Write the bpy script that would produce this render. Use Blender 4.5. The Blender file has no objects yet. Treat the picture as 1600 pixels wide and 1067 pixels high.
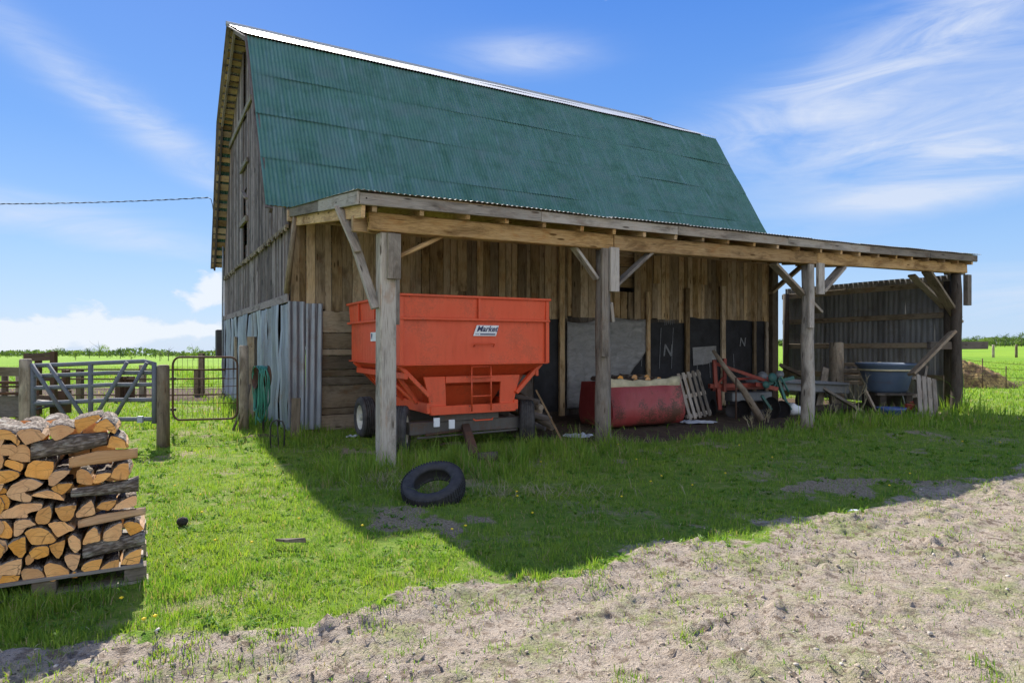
import bpy, math, random
import numpy as np
from mathutils import Vector, Matrix, noise
R = math.radians
random.seed(7); rng = np.random.default_rng(7)
sc = bpy.context.scene
col = sc.collection

# ------------------------------------------------------------------ camera, sky, sun, exposure
F = 1008.272; HOR = 537.1; CAMH = 1.6; YAW = R(60.314)
cd = bpy.data.cameras.new('camera'); cam = bpy.data.objects.new('camera', cd); col.objects.link(cam)
cam.location = (0, 0, CAMH); cam.rotation_euler = (R(90), 0, 0)
cd.sensor_width = 36; cd.lens = F/1600*36; cd.shift_y = (HOR-533.5)/1600
cd.clip_start = .05; cd.clip_end = 8000
sc.camera = cam
SUN_EL, SUN_DEV = R(41.0), R(1.5)
PHI = R(90)-YAW                                   # world angle of the barn's long axis
sun_az = PHI + R(90) - SUN_DEV                    # the sun stands behind the barn
sd = Vector((math.cos(sun_az)*math.cos(SUN_EL), math.sin(sun_az)*math.cos(SUN_EL), math.sin(SUN_EL)))
sl = bpy.data.lights.new('sun', 'SUN'); so = bpy.data.objects.new('sun', sl); col.objects.link(so)
sl.energy = 3.85; sl.angle = R(.53); sl.color = (1, .95, .86)
so.rotation_euler = sd.to_track_quat('Z', 'Y').to_euler()
sc.view_settings.view_transform = 'Standard'; sc.view_settings.look = 'None'
sc.view_settings.exposure = 1.45; sc.view_settings.gamma = 1
sc.cycles.max_bounces = 8; sc.cycles.diffuse_bounces = 4

def nodes(tree): return tree.nodes, tree.links
class NT:
    """short-hand for building node trees"""
    def __init__(s, tree): s.t = tree; s.n = tree.nodes; s.l = tree.links
    def put(s, sock, v):
        if v is None: return
        if hasattr(v, 'is_output'): s.l.new(v, sock)
        else:
            if hasattr(sock.default_value, '__len__'):
                if not hasattr(v, '__len__'): v = (v,)*len(sock.default_value)
                if len(sock.default_value) == 4 and len(v) == 3: v = (*v, 1)
            sock.default_value = v
    def math(s, op, a, b=None, c=None, clamp=False):
        n = s.n.new('ShaderNodeMath'); n.operation = op; n.use_clamp = clamp
        for i, v in enumerate((a, b, c)):
            if v is not None: s.put(n.inputs[i], v)
        return n.outputs[0]
    def vmath(s, op, a, b=None):
        n = s.n.new('ShaderNodeVectorMath'); n.operation = op
        s.put(n.inputs[0], a)
        if b is not None: s.put(n.inputs[1], b)
        return n.outputs['Value'] if op in ('DOT_PRODUCT', 'LENGTH') else n.outputs[0]
    def mix(s, f, a, b, mode='MIX'):
        n = s.n.new('ShaderNodeMix'); n.data_type = 'RGBA'; n.blend_type = mode
        s.put(n.inputs[0], f); s.put(n.inputs[6], a); s.put(n.inputs[7], b)
        return n.outputs[2]
    def noise(s, vec, scale, detail=3, rough=.55, dist=0, col=False):
        n = s.n.new('ShaderNodeTexNoise'); s.put(n.inputs['Vector'], vec)
        n.inputs['Scale'].default_value = scale; n.inputs['Detail'].default_value = detail
        n.inputs['Roughness'].default_value = rough; n.inputs['Distortion'].default_value = dist
        return n.outputs['Color' if col else 'Fac']
    def voro(s, vec, scale, feat='F1', out='Distance', rnd=1):
        n = s.n.new('ShaderNodeTexVoronoi'); n.feature = feat; s.put(n.inputs['Vector'], vec); n.inputs['Scale'].default_value = scale
        n.inputs['Randomness'].default_value = rnd
        return n.outputs[out]
    def ramp(s, f, lo, hi, a=0., b=1.):
        n = s.n.new('ShaderNodeMapRange'); n.clamp = True
        for i, v in enumerate((f, lo, hi, a, b)): s.put(n.inputs[i], v)
        return n.outputs[0]
    def smooth(s, f, lo, hi):
        n = s.n.new('ShaderNodeMapRange'); n.interpolation_type = 'SMOOTHSTEP'
        for i, v in enumerate((f, lo, hi, 0., 1.)): s.put(n.inputs[i], v)
        return n.outputs[0]
    def comb(s, x, y, z):
        n = s.n.new('ShaderNodeCombineXYZ')
        for i, v in enumerate((x, y, z)): s.put(n.inputs[i], v)
        return n.outputs[0]
    def sep(s, v):
        n = s.n.new('ShaderNodeSeparateXYZ'); s.put(n.inputs[0], v); return n.outputs
    def scale(s, v, k): return s.vmath('MULTIPLY', v, k)
    def attr(s, name, out='Fac'):
        n = s.n.new('ShaderNodeAttribute'); n.attribute_name = name; return n.outputs[out]
    def coord(s, out='Object'): return s.n.new('ShaderNodeTexCoord').outputs[out]
    def bump(s, h, strength=.3, dist=.01):
        n = s.n.new('ShaderNodeBump'); s.put(n.inputs['Height'], h); n.inputs['Strength'].default_value = strength; n.inputs['Distance'].default_value = dist
        return n.outputs[0]

# world: Nishita sky with thin cirrus and low cumulus placed by direction
w = bpy.data.worlds.new('World'); sc.world = w; w.use_nodes = True
g = NT(w.node_tree); g.n.clear()
sky = g.n.new('ShaderNodeTexSky'); sky.sky_type = 'NISHITA'; sky.sun_disc = False
sky.sun_elevation = SUN_EL; sky.sun_rotation = R(90)-sun_az; sky.altitude = 200; sky.air_density = 1.0; sky.dust_density = .35; sky.ozone_density = 2.0
d = g.coord('Generated'); dx, dy, dz = g.sep(d)
az = g.math('ARCTAN2', dx, dy); el = g.math('ARCSINE', dz)
hs = g.n.new('ShaderNodeHueSaturation'); g.l.new(sky.outputs[0], hs.inputs['Color']); hs.inputs['Saturation'].default_value = 1.22; hs.inputs['Value'].default_value = 1.0
def blob(a0, e0, sa, se, tilt=0.):
    a = g.math('SUBTRACT', az, a0); e = g.math('SUBTRACT', g.math('SUBTRACT', el, e0), g.math('MULTIPLY', a, tilt))
    q = g.math('ADD', g.math('POWER', g.math('ABSOLUTE', g.math('DIVIDE', a, sa)), 2.), g.math('POWER', g.math('ABSOLUTE', g.math('DIVIDE', e, se)), 2.))
    return g.math('POWER', 2.718, g.math('MULTIPLY', q, -1.))
cd2 = g.comb(g.math('MULTIPLY', az, 2.2), g.math('MULTIPLY', el, 10.), 0.)
wisp = g.noise(cd2, 1.6, 7, .62, 1.2)
tx = g.noise(g.comb(g.math('ADD', g.math('MULTIPLY', az, 3.), g.math('MULTIPLY', el, -3.)), g.math('MULTIPLY', el, 16.), 3.3), 2.2, 6, .6, .8)
masks = [blob(.42, .33, .20, .045, .30), blob(.62, .40, .20, .07, .55), blob(.66, .27, .24, .07, .30), blob(.64, .23, .16, .03, -.18),
         blob(.02, .42, .09, .022, .0), blob(-.62, .155, .26, .026, -.12), blob(-.50, .275, .20, .03, -.55), blob(.55, .19, .1, .016, 0), blob(.66, .06, .16, .035, 0)]
m = masks[0]
for k in masks[1:]: m = g.math('ADD', m, k)
cir = g.math('MULTIPLY', g.math('MULTIPLY', m, g.smooth(wisp, .16, .74)), g.ramp(tx, .2, .8, .7, 1.1), None, True)
cum = g.noise(g.comb(g.math('MULTIPLY', az, 16.), g.math('MULTIPLY', el, 26.), 1.7), 1., 6, .58, .3)
cm = g.math('ADD', g.math('ADD', blob(-.585, .018, .10, .028), blob(-.42, .07, .055, .034)), g.math('ADD', blob(-.70, .0, .12, .022), blob(-.40, .02, .10, .012)))
cum = g.smooth(g.math('ADD', g.math('MULTIPLY', cm, .50), g.math('MULTIPLY', cum, 1.15)), .78, 1.02)
veil = g.math('MULTIPLY', g.smooth(g.math('SUBTRACT', .30, el), .0, .42), .22)
cl = g.math('MAXIMUM', g.math('MAXIMUM', g.math('MULTIPLY', cir, .80), g.math('MULTIPLY', cum, .92)), veil)
cloudc = g.mix(cum, (2.75, 3.0, 3.5), (3.2, 3.4, 3.65))
bg = g.n.new('ShaderNodeBackground'); bg.inputs[1].default_value = .1
gr_ = g.n.new('ShaderNodeValToRGB'); g.l.new(g.math('DIVIDE', el, 1.4), gr_.inputs[0]); cr = gr_.color_ramp
for e_, (p_, c_) in enumerate(((0., (1.65, 2.35, 3.3)), (.09, (1.12, 1.98, 3.35)), (.2, (.62, 1.42, 3.2)), (.36, (.29, .92, 2.85)), (1., (.24, .72, 2.5)))):
    k_ = cr.elements[e_] if e_ < 2 else cr.elements.new(p_); k_.position = p_; k_.color = tuple(q_/5 for q_ in c_)+(1,)
skyc = g.mix(.07, g.mix(1., gr_.outputs[0], (5., 5., 5.), 'MULTIPLY'), hs.outputs[0])
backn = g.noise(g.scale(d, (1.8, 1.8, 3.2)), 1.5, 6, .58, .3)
back = g.math('MULTIPLY', g.smooth(g.math('MULTIPLY', dy, -1.), -.05, .45), g.smooth(backn, .42, .58))  # unseen bright clouds added behind the camera to lift the shaded front
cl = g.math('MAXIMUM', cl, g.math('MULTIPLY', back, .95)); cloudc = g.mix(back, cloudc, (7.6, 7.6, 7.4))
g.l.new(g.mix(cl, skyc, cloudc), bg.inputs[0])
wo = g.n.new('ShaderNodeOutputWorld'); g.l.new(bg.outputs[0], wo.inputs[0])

# ------------------------------------------------------------------ frames and pixel helpers
C0 = Vector((-3.987, 11.567, 0))
BM = Matrix.Translation(C0) @ Matrix.Rotation(PHI, 4, 'Z')      # barn frame: x along the barn, y away from the yard
BI = BM.inverted()
WM = Matrix.Identity(4)
def G(px, py, z=0.):
    """point of the yard seen at a place of the photograph, at height z, world"""
    Y = F*(CAMH-z)/(py-HOR); return Vector(((px-800)/F*Y, Y, z))
def GB(px, py, z=0.): return BI @ G(px, py, z)
def AT(px, py, Y): return Vector(((px-800)/F*Y, Y, CAMH-(py-HOR)/F*Y))
def ATB(px, py, Y): return BI @ AT(px, py, Y)
def ONS(px, py, s):
    """point at a pixel on the plane s = const, barn frame"""
    d = BI.to_3x3() @ Vector(((px-800)/F, 1, -(py-HOR)/F)); o = BI @ Vector((0, 0, CAMH))
    return o + d*((s-o.y)/d.y)
def ONU(px, py, u):
    d = BI.to_3x3() @ Vector(((px-800)/F, 1, -(py-HOR)/F)); o = BI @ Vector((0, 0, CAMH))
    return o + d*((u-o.x)/d.x)

# ------------------------------------------------------------------ mesh builder
class MB:
    def __init__(s): s.v = []; s.f = []; s.uv = []; s.r = []; s.mi = []; s.sm = []
    def face(s, idx, uv=None, r=0., mi=0, sm=False):
        s.f.append(tuple(idx)); s.uv.append(uv or [(0, 0)]*len(idx)); s.r.append(r); s.mi.append(mi); s.sm.append(sm)
    def verts(s, pts):
        b = len(s.v); s.v.extend([Vector(p) for p in pts]); return b
    def hexa(s, p, L=1., W=.1, H=.1, r=None, mi=0):
        """8 corners: p[0..3] first end (ccw), p[4..7] far end; uv x runs along the length"""
        r = random.random() if r is None else r
        b = s.verts(p); o = r*17.3; q = r*5.1
        for k, (i, j) in enumerate(((0, 1), (1, 2), (2, 3), (3, 0))):
            wd = W if k % 2 == 0 else H; q0 = q+k*.37
            s.face((b+i, b+j, b+4+j, b+4+i), [(o, q0), (o, q0+wd), (o+L, q0+wd), (o+L, q0)], r, mi)
        s.face((b+3, b+2, b+1, b), [(o, q), (o+.1, q), (o+.1, q+.1), (o, q+.1)], r, mi)
        s.face((b+4, b+5, b+6, b+7), [(o, q), (o+.1, q), (o+.1, q+.1), (o, q+.1)], r, mi)
    def beam(s, p0, p1, w, h, up=(0, 0, 1), r=None, jit=0., mi=0, tap=1.):
        p0, p1 = Vector(p0), Vector(p1); d = p1-p0; L = d.length; d.normalize(); up = Vector(up)
        if abs(d.dot(up.normalized())) > .97: up = Vector((0, 1, 0)) if abs(d.y) < .9 else Vector((1, 0, 0))
        x = d.cross(up).normalized(); y = x.cross(d).normalized()
        def ring(p, k):
            return [p+x*(a*w/2*k+random.uniform(-jit, jit))+y*(b*h/2*k+random.uniform(-jit, jit)) for a, b in ((-1, -1), (1, -1), (1, 1), (-1, 1))]
        s.hexa(ring(p0, 1)+ring(p1, tap), L, w, h, r, mi)
    def box(s, lo, hi, r=None, mi=0, axis=None):
        lo, hi = Vector(lo), Vector(hi); d = hi-lo
        ax = axis if axis is not None else max(range(3), key=lambda i: d[i])
        c = (lo+hi)/2; e = Vector((0, 0, 0)); e[ax] = d[ax]/2
        a, b = [i for i in range(3) if i != ax]
        up = Vector((0, 0, 0)); up[b] = 1
        s.beam(c-e, c+e, d[a], d[b], up, r, 0, mi)
    def tube(s, pts, rad, n=8, cap=True, r=None, mi=0, sm=True):
        pts = [Vector(p) for p in pts]; r = random.random() if r is None else r
        rad = rad if hasattr(rad, '__len__') else [rad]*len(pts)
        t0 = (pts[1]-pts[0]).normalized(); x = t0.orthogonal().normalized(); rings = []; L = 0
        for i, p in enumerate(pts):
            t = (pts[min(i+1, len(pts)-1)]-pts[max(i-1, 0)]).normalized()
            x = (x-t*x.dot(t)).normalized(); y = t.cross(x)
            if i: L += (p-pts[i-1]).length
            rings.append((s.verts([p+(x*math.cos(2*math.pi*k/n)+y*math.sin(2*math.pi*k/n))*rad[i] for k in range(n)]), L))
        for (a, la), (b, lb) in zip(rings, rings[1:]):
            for k in range(n):
                k2 = (k+1) % n; q = 2*math.pi*rad[0]/n
                s.face((a+k, a+k2, b+k2, b+k), [(la+r*9, k*q), (la+r*9, (k+1)*q), (lb+r*9, (k+1)*q), (lb+r*9, k*q)], r, mi, sm)
        if cap:
            s.face([rings[0][0]+k for k in reversed(range(n))], None, r, mi); s.face([rings[-1][0]+k for k in range(n)], None, r, mi)
    def lathe(s, prof, M, n=24, r=0., mi=0, closed=False, sm=True):
        """prof: (radius, height) along local z, M places it"""
        rings = [s.verts([M @ Vector((a*math.cos(2*math.pi*k/n), a*math.sin(2*math.pi*k/n), h)) for k in range(n)]) for a, h in prof]
        pairs = list(zip(rings, rings[1:])) + ([(rings[-1], rings[0])] if closed else [])
        for a, b in pairs:
            for k in range(n):
                k2 = (k+1) % n; s.face((a+k, a+k2, b+k2, b+k), [(k/n, 0), ((k+1)/n, 0), ((k+1)/n, 1), (k/n, 1)], r, mi, sm)
    def prism(s, poly, ext, r=None, mi_side=0, mi_cap=0, mis=None):
        """poly: list of points (closed, planar), ext: vector"""
        r = random.random() if r is None else r; n = len(poly); poly = [Vector(p) for p in poly]; ext = Vector(ext)
        a = s.verts(poly); b = s.verts([p+ext for p in poly]); L = ext.length; q = r*7
        c = sum(poly, Vector())/n; ex = (poly[1]-poly[0]).normalized(); nn = ext.normalized(); ey = nn.cross(ex)
        uvp = [((p-c).dot(ex)+r*9, (p-c).dot(ey)+r*5) for p in poly]
        s.face([a+i for i in range(n)], uvp, r, mi_cap); s.face([b+i for i in reversed(range(n))], list(reversed(uvp)), r, mi_cap)
        for i in range(n):
            j = (i+1) % n; e = (poly[j]-poly[i]).length
            s.face((a+i, b+i, b+j, a+j), [(r*9, q), (r*9+L, q), (r*9+L, q+e), (r*9, q+e)], r, mis[i] if mis else mi_side); q += e
    def corr(s, o, U, V, pitch=.076, amp=.009, nrm=None, sub=6, rows=1, r=None, sheet=.66, wob=0., thick=True):
        """corrugated sheet: waves run across U, ribs along V; uv in metres"""
        o, U, V = Vector(o), Vector(U), Vector(V); lu, lv = U.length, V.length
        nrm = Vector(nrm).normalized(); nu = max(2, int(lu/pitch*sub)); base = []
        r0 = random.random() if r is None else r
        for j in range(rows+1):
            row = []
            for i in range(nu+1):
                a = i/nu*lu; p = o+U*(i/nu)+V*(j/rows)+nrm*(amp*math.sin(2*math.pi*a/pitch))
                if wob: p = p+nrm*(wob*noise.noise(Vector((a*.7, j*1.3+r0*9, r0*5))))
                row.append(p)
            base.append(s.verts(row))
        for j in range(rows):
            for i in range(nu):
                a0, a1 = i/nu*lu, (i+1)/nu*lu; b0, b1 = j/rows*lv, (j+1)/rows*lv
                rr = (math.sin((r0*100+int(a0/sheet))*12.9898)*43758.5453) % 1
                s.face((base[j]+i, base[j]+i+1, base[j+1]+i+1, base[j+1]+i), [(a0+r0*7, b0+r0*3), (a1+r0*7, b0+r0*3), (a1+r0*7, b1+r0*3), (a0+r0*7, b1+r0*3)], rr, 0, True)
    def build(s, name, mats, parent=None, o=None, M=None, bevel=0., seg=1):
        """parent: child in the parent's frame; else top-level placed at origin o of frame M"""
        if parent is not None: o = Vector(parent['_o'])
        o = Vector(o) if o is not None else Vector((0, 0, 0))
        me = bpy.data.meshes.new(name); me.from_pydata([tuple(v-o) for v in s.v], [], s.f)
        uvl = me.uv_layers.new(name='UVMap'); uvl.data.foreach_set('uv', np.array([c for f in s.uv for c in f], dtype=np.float32).ravel())
        at = me.attributes.new('rnd', 'FLOAT', 'FACE'); at.data.foreach_set('value', np.array(s.r, dtype=np.float32))
        for m in (mats if isinstance(mats, (list, tuple)) else [mats]): me.materials.append(m)
        me.polygons.foreach_set('material_index', np.array(s.mi, dtype=np.int32)); me.polygons.foreach_set('use_smooth', np.array(s.sm, dtype=bool)); me.update()
        ob = bpy.data.objects.new(name, me); col.objects.link(ob)
        if parent is not None: ob.parent = parent
        else: ob.matrix_world = (M or BM) @ Matrix.Translation(o)
        ob['_o'] = tuple(o)
        if bevel:
            bv = ob.modifiers.new('edges', 'BEVEL'); bv.width = bevel; bv.segments = seg; bv.limit_method = 'ANGLE'; bv.angle_limit = R(40); bv.harden_normals = False
        return ob
def tag(o, label=None, cat=None, group=None, kind=None):
    if label: o['label'] = label
    if cat: o['category'] = cat
    if group: o['group'] = group
    if kind: o['kind'] = kind
    return o
def thing(name, label, cat, o=(0, 0, 0), M=None, group=None):
    e = bpy.data.objects.new(name, None); col.objects.link(e); e.empty_display_size = .2
    e.matrix_world = (M or BM) @ Matrix.Translation(Vector(o)); e['_o'] = tuple(o)
    return tag(e, label, cat, group)

# ------------------------------------------------------------------ materials
def mat(name):
    m = bpy.data.materials.new(name); m.use_nodes = True; t = NT(m.node_tree); t.b = m.node_tree.nodes['Principled BSDF']
    return m, t
def wood(name, a, b, grey, greyf=.5, contrast=1., rough=.85, dirt=.0):
    m, t = mat(name); uv = t.coord('UV'); rn = t.attr('rnd')
    st = t.scale(uv, (1., 14., 1.)); n1 = t.noise(st, 3.2, 5, .6, .6); fine = t.noise(t.scale(uv, (2.2, 85., 1.)), 2.0, 3, .6)
    blot = t.noise(uv, 2.3, 4, .6)
    c = t.mix(t.ramp(n1, .3, .72), a, b)
    gf = t.math('MULTIPLY', t.ramp(t.math('ADD', blot, t.math('MULTIPLY', rn, .35)), .38, .85), greyf*1.6, None, True)
    c = t.mix(gf, c, grey)
    c = t.mix(t.ramp(fine, .52, .72, 0., .62*contrast), c, tuple(x*.28 for x in a))
    kn = t.voro(t.scale(uv, (1.1, 5., 1.)), 1.7); c = t.mix(t.smooth(t.math('SUBTRACT', .16, kn), .0, .07), c, tuple(x*.35 for x in a))
    chk = t.noise(t.scale(uv, (.9, 55., 1.)), 1.3, 2, .5, .3); c = t.mix(t.math('MULTIPLY', t.smooth(chk, .66, .72), .85*contrast, None, True), c, tuple(x*.10 for x in a))
    sta = t.noise(t.scale(uv, (1., 3., 1.)), 1.6, 5, .7, .5); c = t.mix(t.ramp(sta, .48, .70, 0., .75*contrast, ), c, tuple(x*.36 for x in a)); wrm = t.noise(t.scale(uv, (1.3, 2.5, 1.)), 2.1, 5, .7, .6); c = t.mix(t.ramp(wrm, .56, .70, 0., .5), c, (a[0]*1.05, a[1]*.72, a[2]*.5))
    nail = t.voro(uv, 2.6, 'F1'); c = t.mix(t.smooth(t.math('SUBTRACT', .035, nail), .0, .012), c, (.03, .018, .012))
    hv = t.n.new('ShaderNodeHueSaturation'); t.put(hv.inputs['Color'], c); t.put(hv.inputs['Value'], t.ramp(rn, 0., 1., .50, 1.45)); t.put(hv.inputs['Saturation'], t.ramp(t.math('FRACT', t.math('MULTIPLY', rn, 7.)), 0., 1., .8, 1.12))
    c = hv.outputs[0]
    if dirt: c = t.mix(t.ramp(t.noise(uv, 5., 5, .7), .5, .7, 0., dirt), c, (.06, .045, .03))
    t.put(t.b.inputs['Base Color'], c); t.b.inputs['Roughness'].default_value = rough; t.b.inputs['Specular IOR Level'].default_value = .2
    h = t.math('ADD', t.math('MULTIPLY', n1, .6), t.math('MULTIPLY', fine, .5)); t.put(t.b.inputs['Normal'], t.bump(h, .55, .006))
    return m
W_wall = wood('wall boards', (.24, .14, .058), (.50, .345, .17), (.43, .35, .255), .36, 1.1)
W_gable = wood('gable boards', (.125, .09, .078), (.24, .185, .165), (.215, .18, .175), .5, 1.2)
W_beam = wood('beam timber', (.29, .155, .058), (.54, .36, .165), (.40, .30, .19), .25, 1.25)
W_grey = wood('grey timber', (.215, .17, .13), (.375, .315, .25), (.325, .295, .255), .5, 1.1)
W_plank = wood('old plank', (.20, .14, .085), (.35, .27, .18), (.31, .265, .21), .4, 1., dirt=.4)
W_dark = wood('dark timber', (.085, .065, .05), (.14, .11, .085), (.12, .105, .095), .5, 1.)
W_light = wood('fresh split wood', (.46, .25, .11), (.60, .37, .19), (.52, .34, .2), .2, .5)
W_soffit = wood('roof batten', (.30, .19, .09), (.42, .29, .15), (.33, .26, .18), .3, .9)

def cutwood():
    m, t = mat('log end grain'); uv = t.coord('UV'); rn = t.attr('rnd')
    off = t.comb(t.math('MULTIPLY', rn, .0), 0., 0.)
    n1 = t.noise(uv, 30., 4, .65); n2 = t.noise(uv, 7., 3, .5)
    rings = t.noise(t.comb(t.math('MULTIPLY', t.vmath('LENGTH', t.vmath('SUBTRACT', uv, t.comb(t.math('MULTIPLY', rn, 9.), t.math('ADD', t.math('MULTIPLY', rn, 5.), -.03), 0.))), 160.), 0., rn), 1., 2, .5)
    c = t.mix(t.ramp(n2, .3, .7), (.66, .285, .06), (.76, .40, .12))
    c = t.mix(t.ramp(rings, .45, .65, 0., .35), c, (.42, .17, .045))
    c = t.mix(t.ramp(n1, .58, .75, 0., .45), c, (.30, .15, .06))
    wv = t.vmath('ADD', uv, t.scale(t.noise(uv, 12., 3, .6, 0, True), (.03, .03, 0.))); ck = t.voro(t.scale(wv, (1., 2.2, 1.)), 7.5, 'DISTANCE_TO_EDGE'); c = t.mix(t.math('MULTIPLY', t.smooth(t.math('SUBTRACT', .035, ck), 0., .03), t.ramp(n2, .4, .6, .1, .75)), c, (.12, .05, .02))
    saw = t.noise(t.scale(uv, (18., 260., 1.)), 1., 2, .5); c = t.mix(t.ramp(saw, .45, .7, 0., .25), c, (.82, .47, .17)); c = t.mix(t.ramp(t.noise(uv, 16., 4, .7), .56, .7, 0., .28), c, (.38, .21, .09))
    hv = t.n.new('ShaderNodeHueSaturation'); t.put(hv.inputs['Color'], c); t.put(hv.inputs['Value'], t.ramp(rn, 0., 1., .85, 1.28)); t.put(hv.inputs['Saturation'], t.ramp(t.math('FRACT', t.math('MULTIPLY', rn, 5.)), 0., 1., .8, 1.05))
    t.put(t.b.inputs['Base Color'], hv.outputs[0]); t.b.inputs['Roughness'].default_value = .8; t.b.inputs['Specular IOR Level'].default_value = .2
    t.put(t.b.inputs['Normal'], t.bump(t.math('ADD', n1, t.math('MULTIPLY', rings, .5)), .5, .004)); return m
def barkmat():
    m, t = mat('log bark'); uv = t.coord('UV'); st = t.scale(uv, (1., 3.2, 1.))
    v = t.voro(t.vmath('ADD', st, t.scale(t.noise(uv, 14., 3, .6, 0, True), (.05, .12, .05))), 17.); n1 = t.noise(st, 22., 5, .65)
    c = t.mix(t.ramp(n1, .3, .7), (.16, .12, .095), (.36, .31, .265)); c = t.mix(t.ramp(v, .25, .6, 0., .75), c, (.055, .04, .03))
    c = t.mix(t.ramp(t.noise(uv, 6., 4, .6), .52, .62, 0., .6), c, (.42, .40, .35))
    t.put(t.b.inputs['Base Color'], c); t.b.inputs['Roughness'].default_value = .95; t.b.inputs['Specular IOR Level'].default_value = .1
    t.put(t.b.inputs['Normal'], t.bump(t.math('SUBTRACT', n1, v), 1., .014)); return m
M_cut, M_bark = cutwood(), barkmat()

def metal(name, base, dark, rustf=.2, rough=.45, met=.5, streak=.5, rust=(.16, .07, .03), rnd=.15, patch=None):
    m, t = mat(name); uv = t.coord('UV'); rn = t.attr('rnd')
    n1 = t.noise(uv, 1.7, 5, .6); n2 = t.noise(t.scale(uv, (9., .8, 1.)), 2.2, 4, .6); n3 = t.noise(uv, 30., 3, .6)
    c = t.mix(t.math('MULTIPLY', t.ramp(n2, .35, .72), streak), base, dark)
    if patch:
        n5 = t.noise(t.scale(uv, (5., .35, 1.)), 1.5, 4, .65); c = t.mix(t.ramp(n5, .50, .70, 0., .75), c, (.115, .20, .215)); n6 = t.noise(t.scale(uv, (13., .7, 1.)), 1.5, 3, .6); c = t.mix(t.ramp(n6, .68, .76, 0., .5), c, (.30, .34, .34)); c = t.mix(t.ramp(t.noise(uv, 1.9, 6, .75), .47, .64, 0., .7), c, (.022, .085, .048))
        c = t.mix(t.ramp(t.math('ADD', n1, t.math('MULTIPLY', t.math('SUBTRACT', rn, .5), .12)), .42, .66, 0., .7), c, patch)
    c = t.mix(t.math('MULTIPLY', t.ramp(t.math('ADD', n1, t.math('MULTIPLY', n3, .35)), .72, .84), rustf), c, rust)
    hv = t.n.new('ShaderNodeHueSaturation'); t.put(hv.inputs['Color'], c); t.put(hv.inputs['Value'], t.ramp(rn, 0., 1., 1-rnd, 1+rnd))
    t.put(t.b.inputs['Base Color'], hv.outputs[0]); t.b.inputs['Metallic'].default_value = met
    t.put(t.b.inputs['Roughness'], t.ramp(n1, .3, .7, rough, rough+.2)); t.put(t.b.inputs['Normal'], t.bump(n3, .08, .004)); return m
M_green = metal('green roof paint', (.040, .128, .088), (.080, .178, .150), .12, .55, 0., .8, (.16, .18, .17), .05, patch=(.070, .145, .140))
M_zinc = metal('galvanised sheet', (.30, .325, .37), (.17, .19, .235), .55, .42, .35, .9, (.22, .17, .14), .28)
M_silver = metal('silver roof sheet', (.42, .435, .46), (.33, .345, .37), .1, .5, .1, .5, (.4, .3, .22), .08)
M_leansheet = metal('weathered roof sheet', (.42, .42, .42), (.25, .23, .22), .6, .5, .4, .6)
M_wind = metal('dull dark sheet', (.225, .23, .24), (.135, .138, .145), .35, .55, .2, .9, (.09, .06, .045), .25)
M_gate = metal('blue grey gate paint', (.095, .11, .14), (.14, .145, .155), .3, .75, .0, .7, (.2, .12, .08), .1)
M_rust = metal('rusty iron', (.10, .055, .035), (.06, .035, .025), .6, .8, .2, .6, (.16, .07, .03))
M_iron = metal('dark iron', (.045, .042, .045), (.07, .06, .055), .5, .6, .4, .5, (.11, .055, .03))
M_grey = metal('grey steel', (.20, .205, .21), (.13, .135, .14), .3, .5, .3, .5)
M_axle = metal('dirty axle steel', (.13, .12, .11), (.09, .08, .07), .6, .7, .1, .6)
M_teal = metal('old green paint', (.035, .13, .11), (.06, .17, .15), .6, .5, .0, .5)
M_blue = metal('blue tub paint', (.10, .145, .225), (.14, .18, .25), .3, .5, 0., .5)
M_blue2 = metal('bright blue steel', (.05, .09, .26), (.07, .11, .24), .3, .45, 0., .4)
def redpaint(name, base, fade, rustf, dirt=.35):
    m, t = mat(name); ob = t.coord('Object'); n1 = t.noise(ob, 1.6, 5, .6); n2 = t.noise(t.scale(ob, (5., 5., .8)), 3., 4, .62); n3 = t.noise(ob, 35., 3, .6)
    c = t.mix(t.ramp(n1, .35, .7), base, fade); c = t.mix(t.ramp(n2, .5, .75, 0., dirt), c, tuple(x*.5+.02 for x in base))
    c = t.mix(t.math('MULTIPLY', t.ramp(t.math('ADD', n1, t.math('MULTIPLY', n3, .45)), .74, .86), rustf), c, (.09, .035, .02))
    n4 = t.noise(ob, 11., 5, .7); c = t.mix(t.ramp(n4, .60, .78, 0., .4), c, tuple(x*.55+.03 for x in base)); v4 = t.voro(ob, 9.); c = t.mix(t.math('MULTIPLY', t.smooth(t.math('SUBTRACT', .10, v4), 0., .03), t.math('GREATER_THAN', n1, .55)), c, (.10, .045, .03))
    t.put(t.b.inputs['Base Color'], c); t.put(t.b.inputs['Roughness'], t.ramp(n2, .3, .7, .42, .62)); t.put(t.b.inputs['Normal'], t.bump(n1, .12, .02)); return m
M_red = redpaint('wagon orange red paint', (.68, .080, .022), (.72, .105, .034), .22, .22)
M_redb = redpaint('bin faded red paint', (.27, .032, .030), (.37, .07, .062), 1.)
M_redm = redpaint('implement red paint', (.25, .032, .018), (.32, .05, .025), .8)
def plain(name, c, rough=.6, met=0., n=.15, sc_=8., spec=.4):
    m, t = mat(name); k = t.noise(t.coord('Object'), sc_, 4, .6)
    t.put(t.b.inputs['Base Color'], t.mix(t.ramp(k, .3, .7), tuple(x*(1-n) for x in c), tuple(min(1, x*(1+n)) for x in c))); t.b.inputs['Roughness'].default_value = rough; t.b.inputs['Metallic'].default_value = met
    t.b.inputs['Specular IOR Level'].default_value = spec; t.put(t.b.inputs['Normal'], t.bump(k, .2, .01)); return m
M_tyre = plain('tyre rubber', (.036, .035, .036), .75, 0, .35, 14., .3)
M_tyre_d = plain('dusty tyre rubber', (.062, .058, .056), .85, 0, .4, 9., .2)
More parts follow.
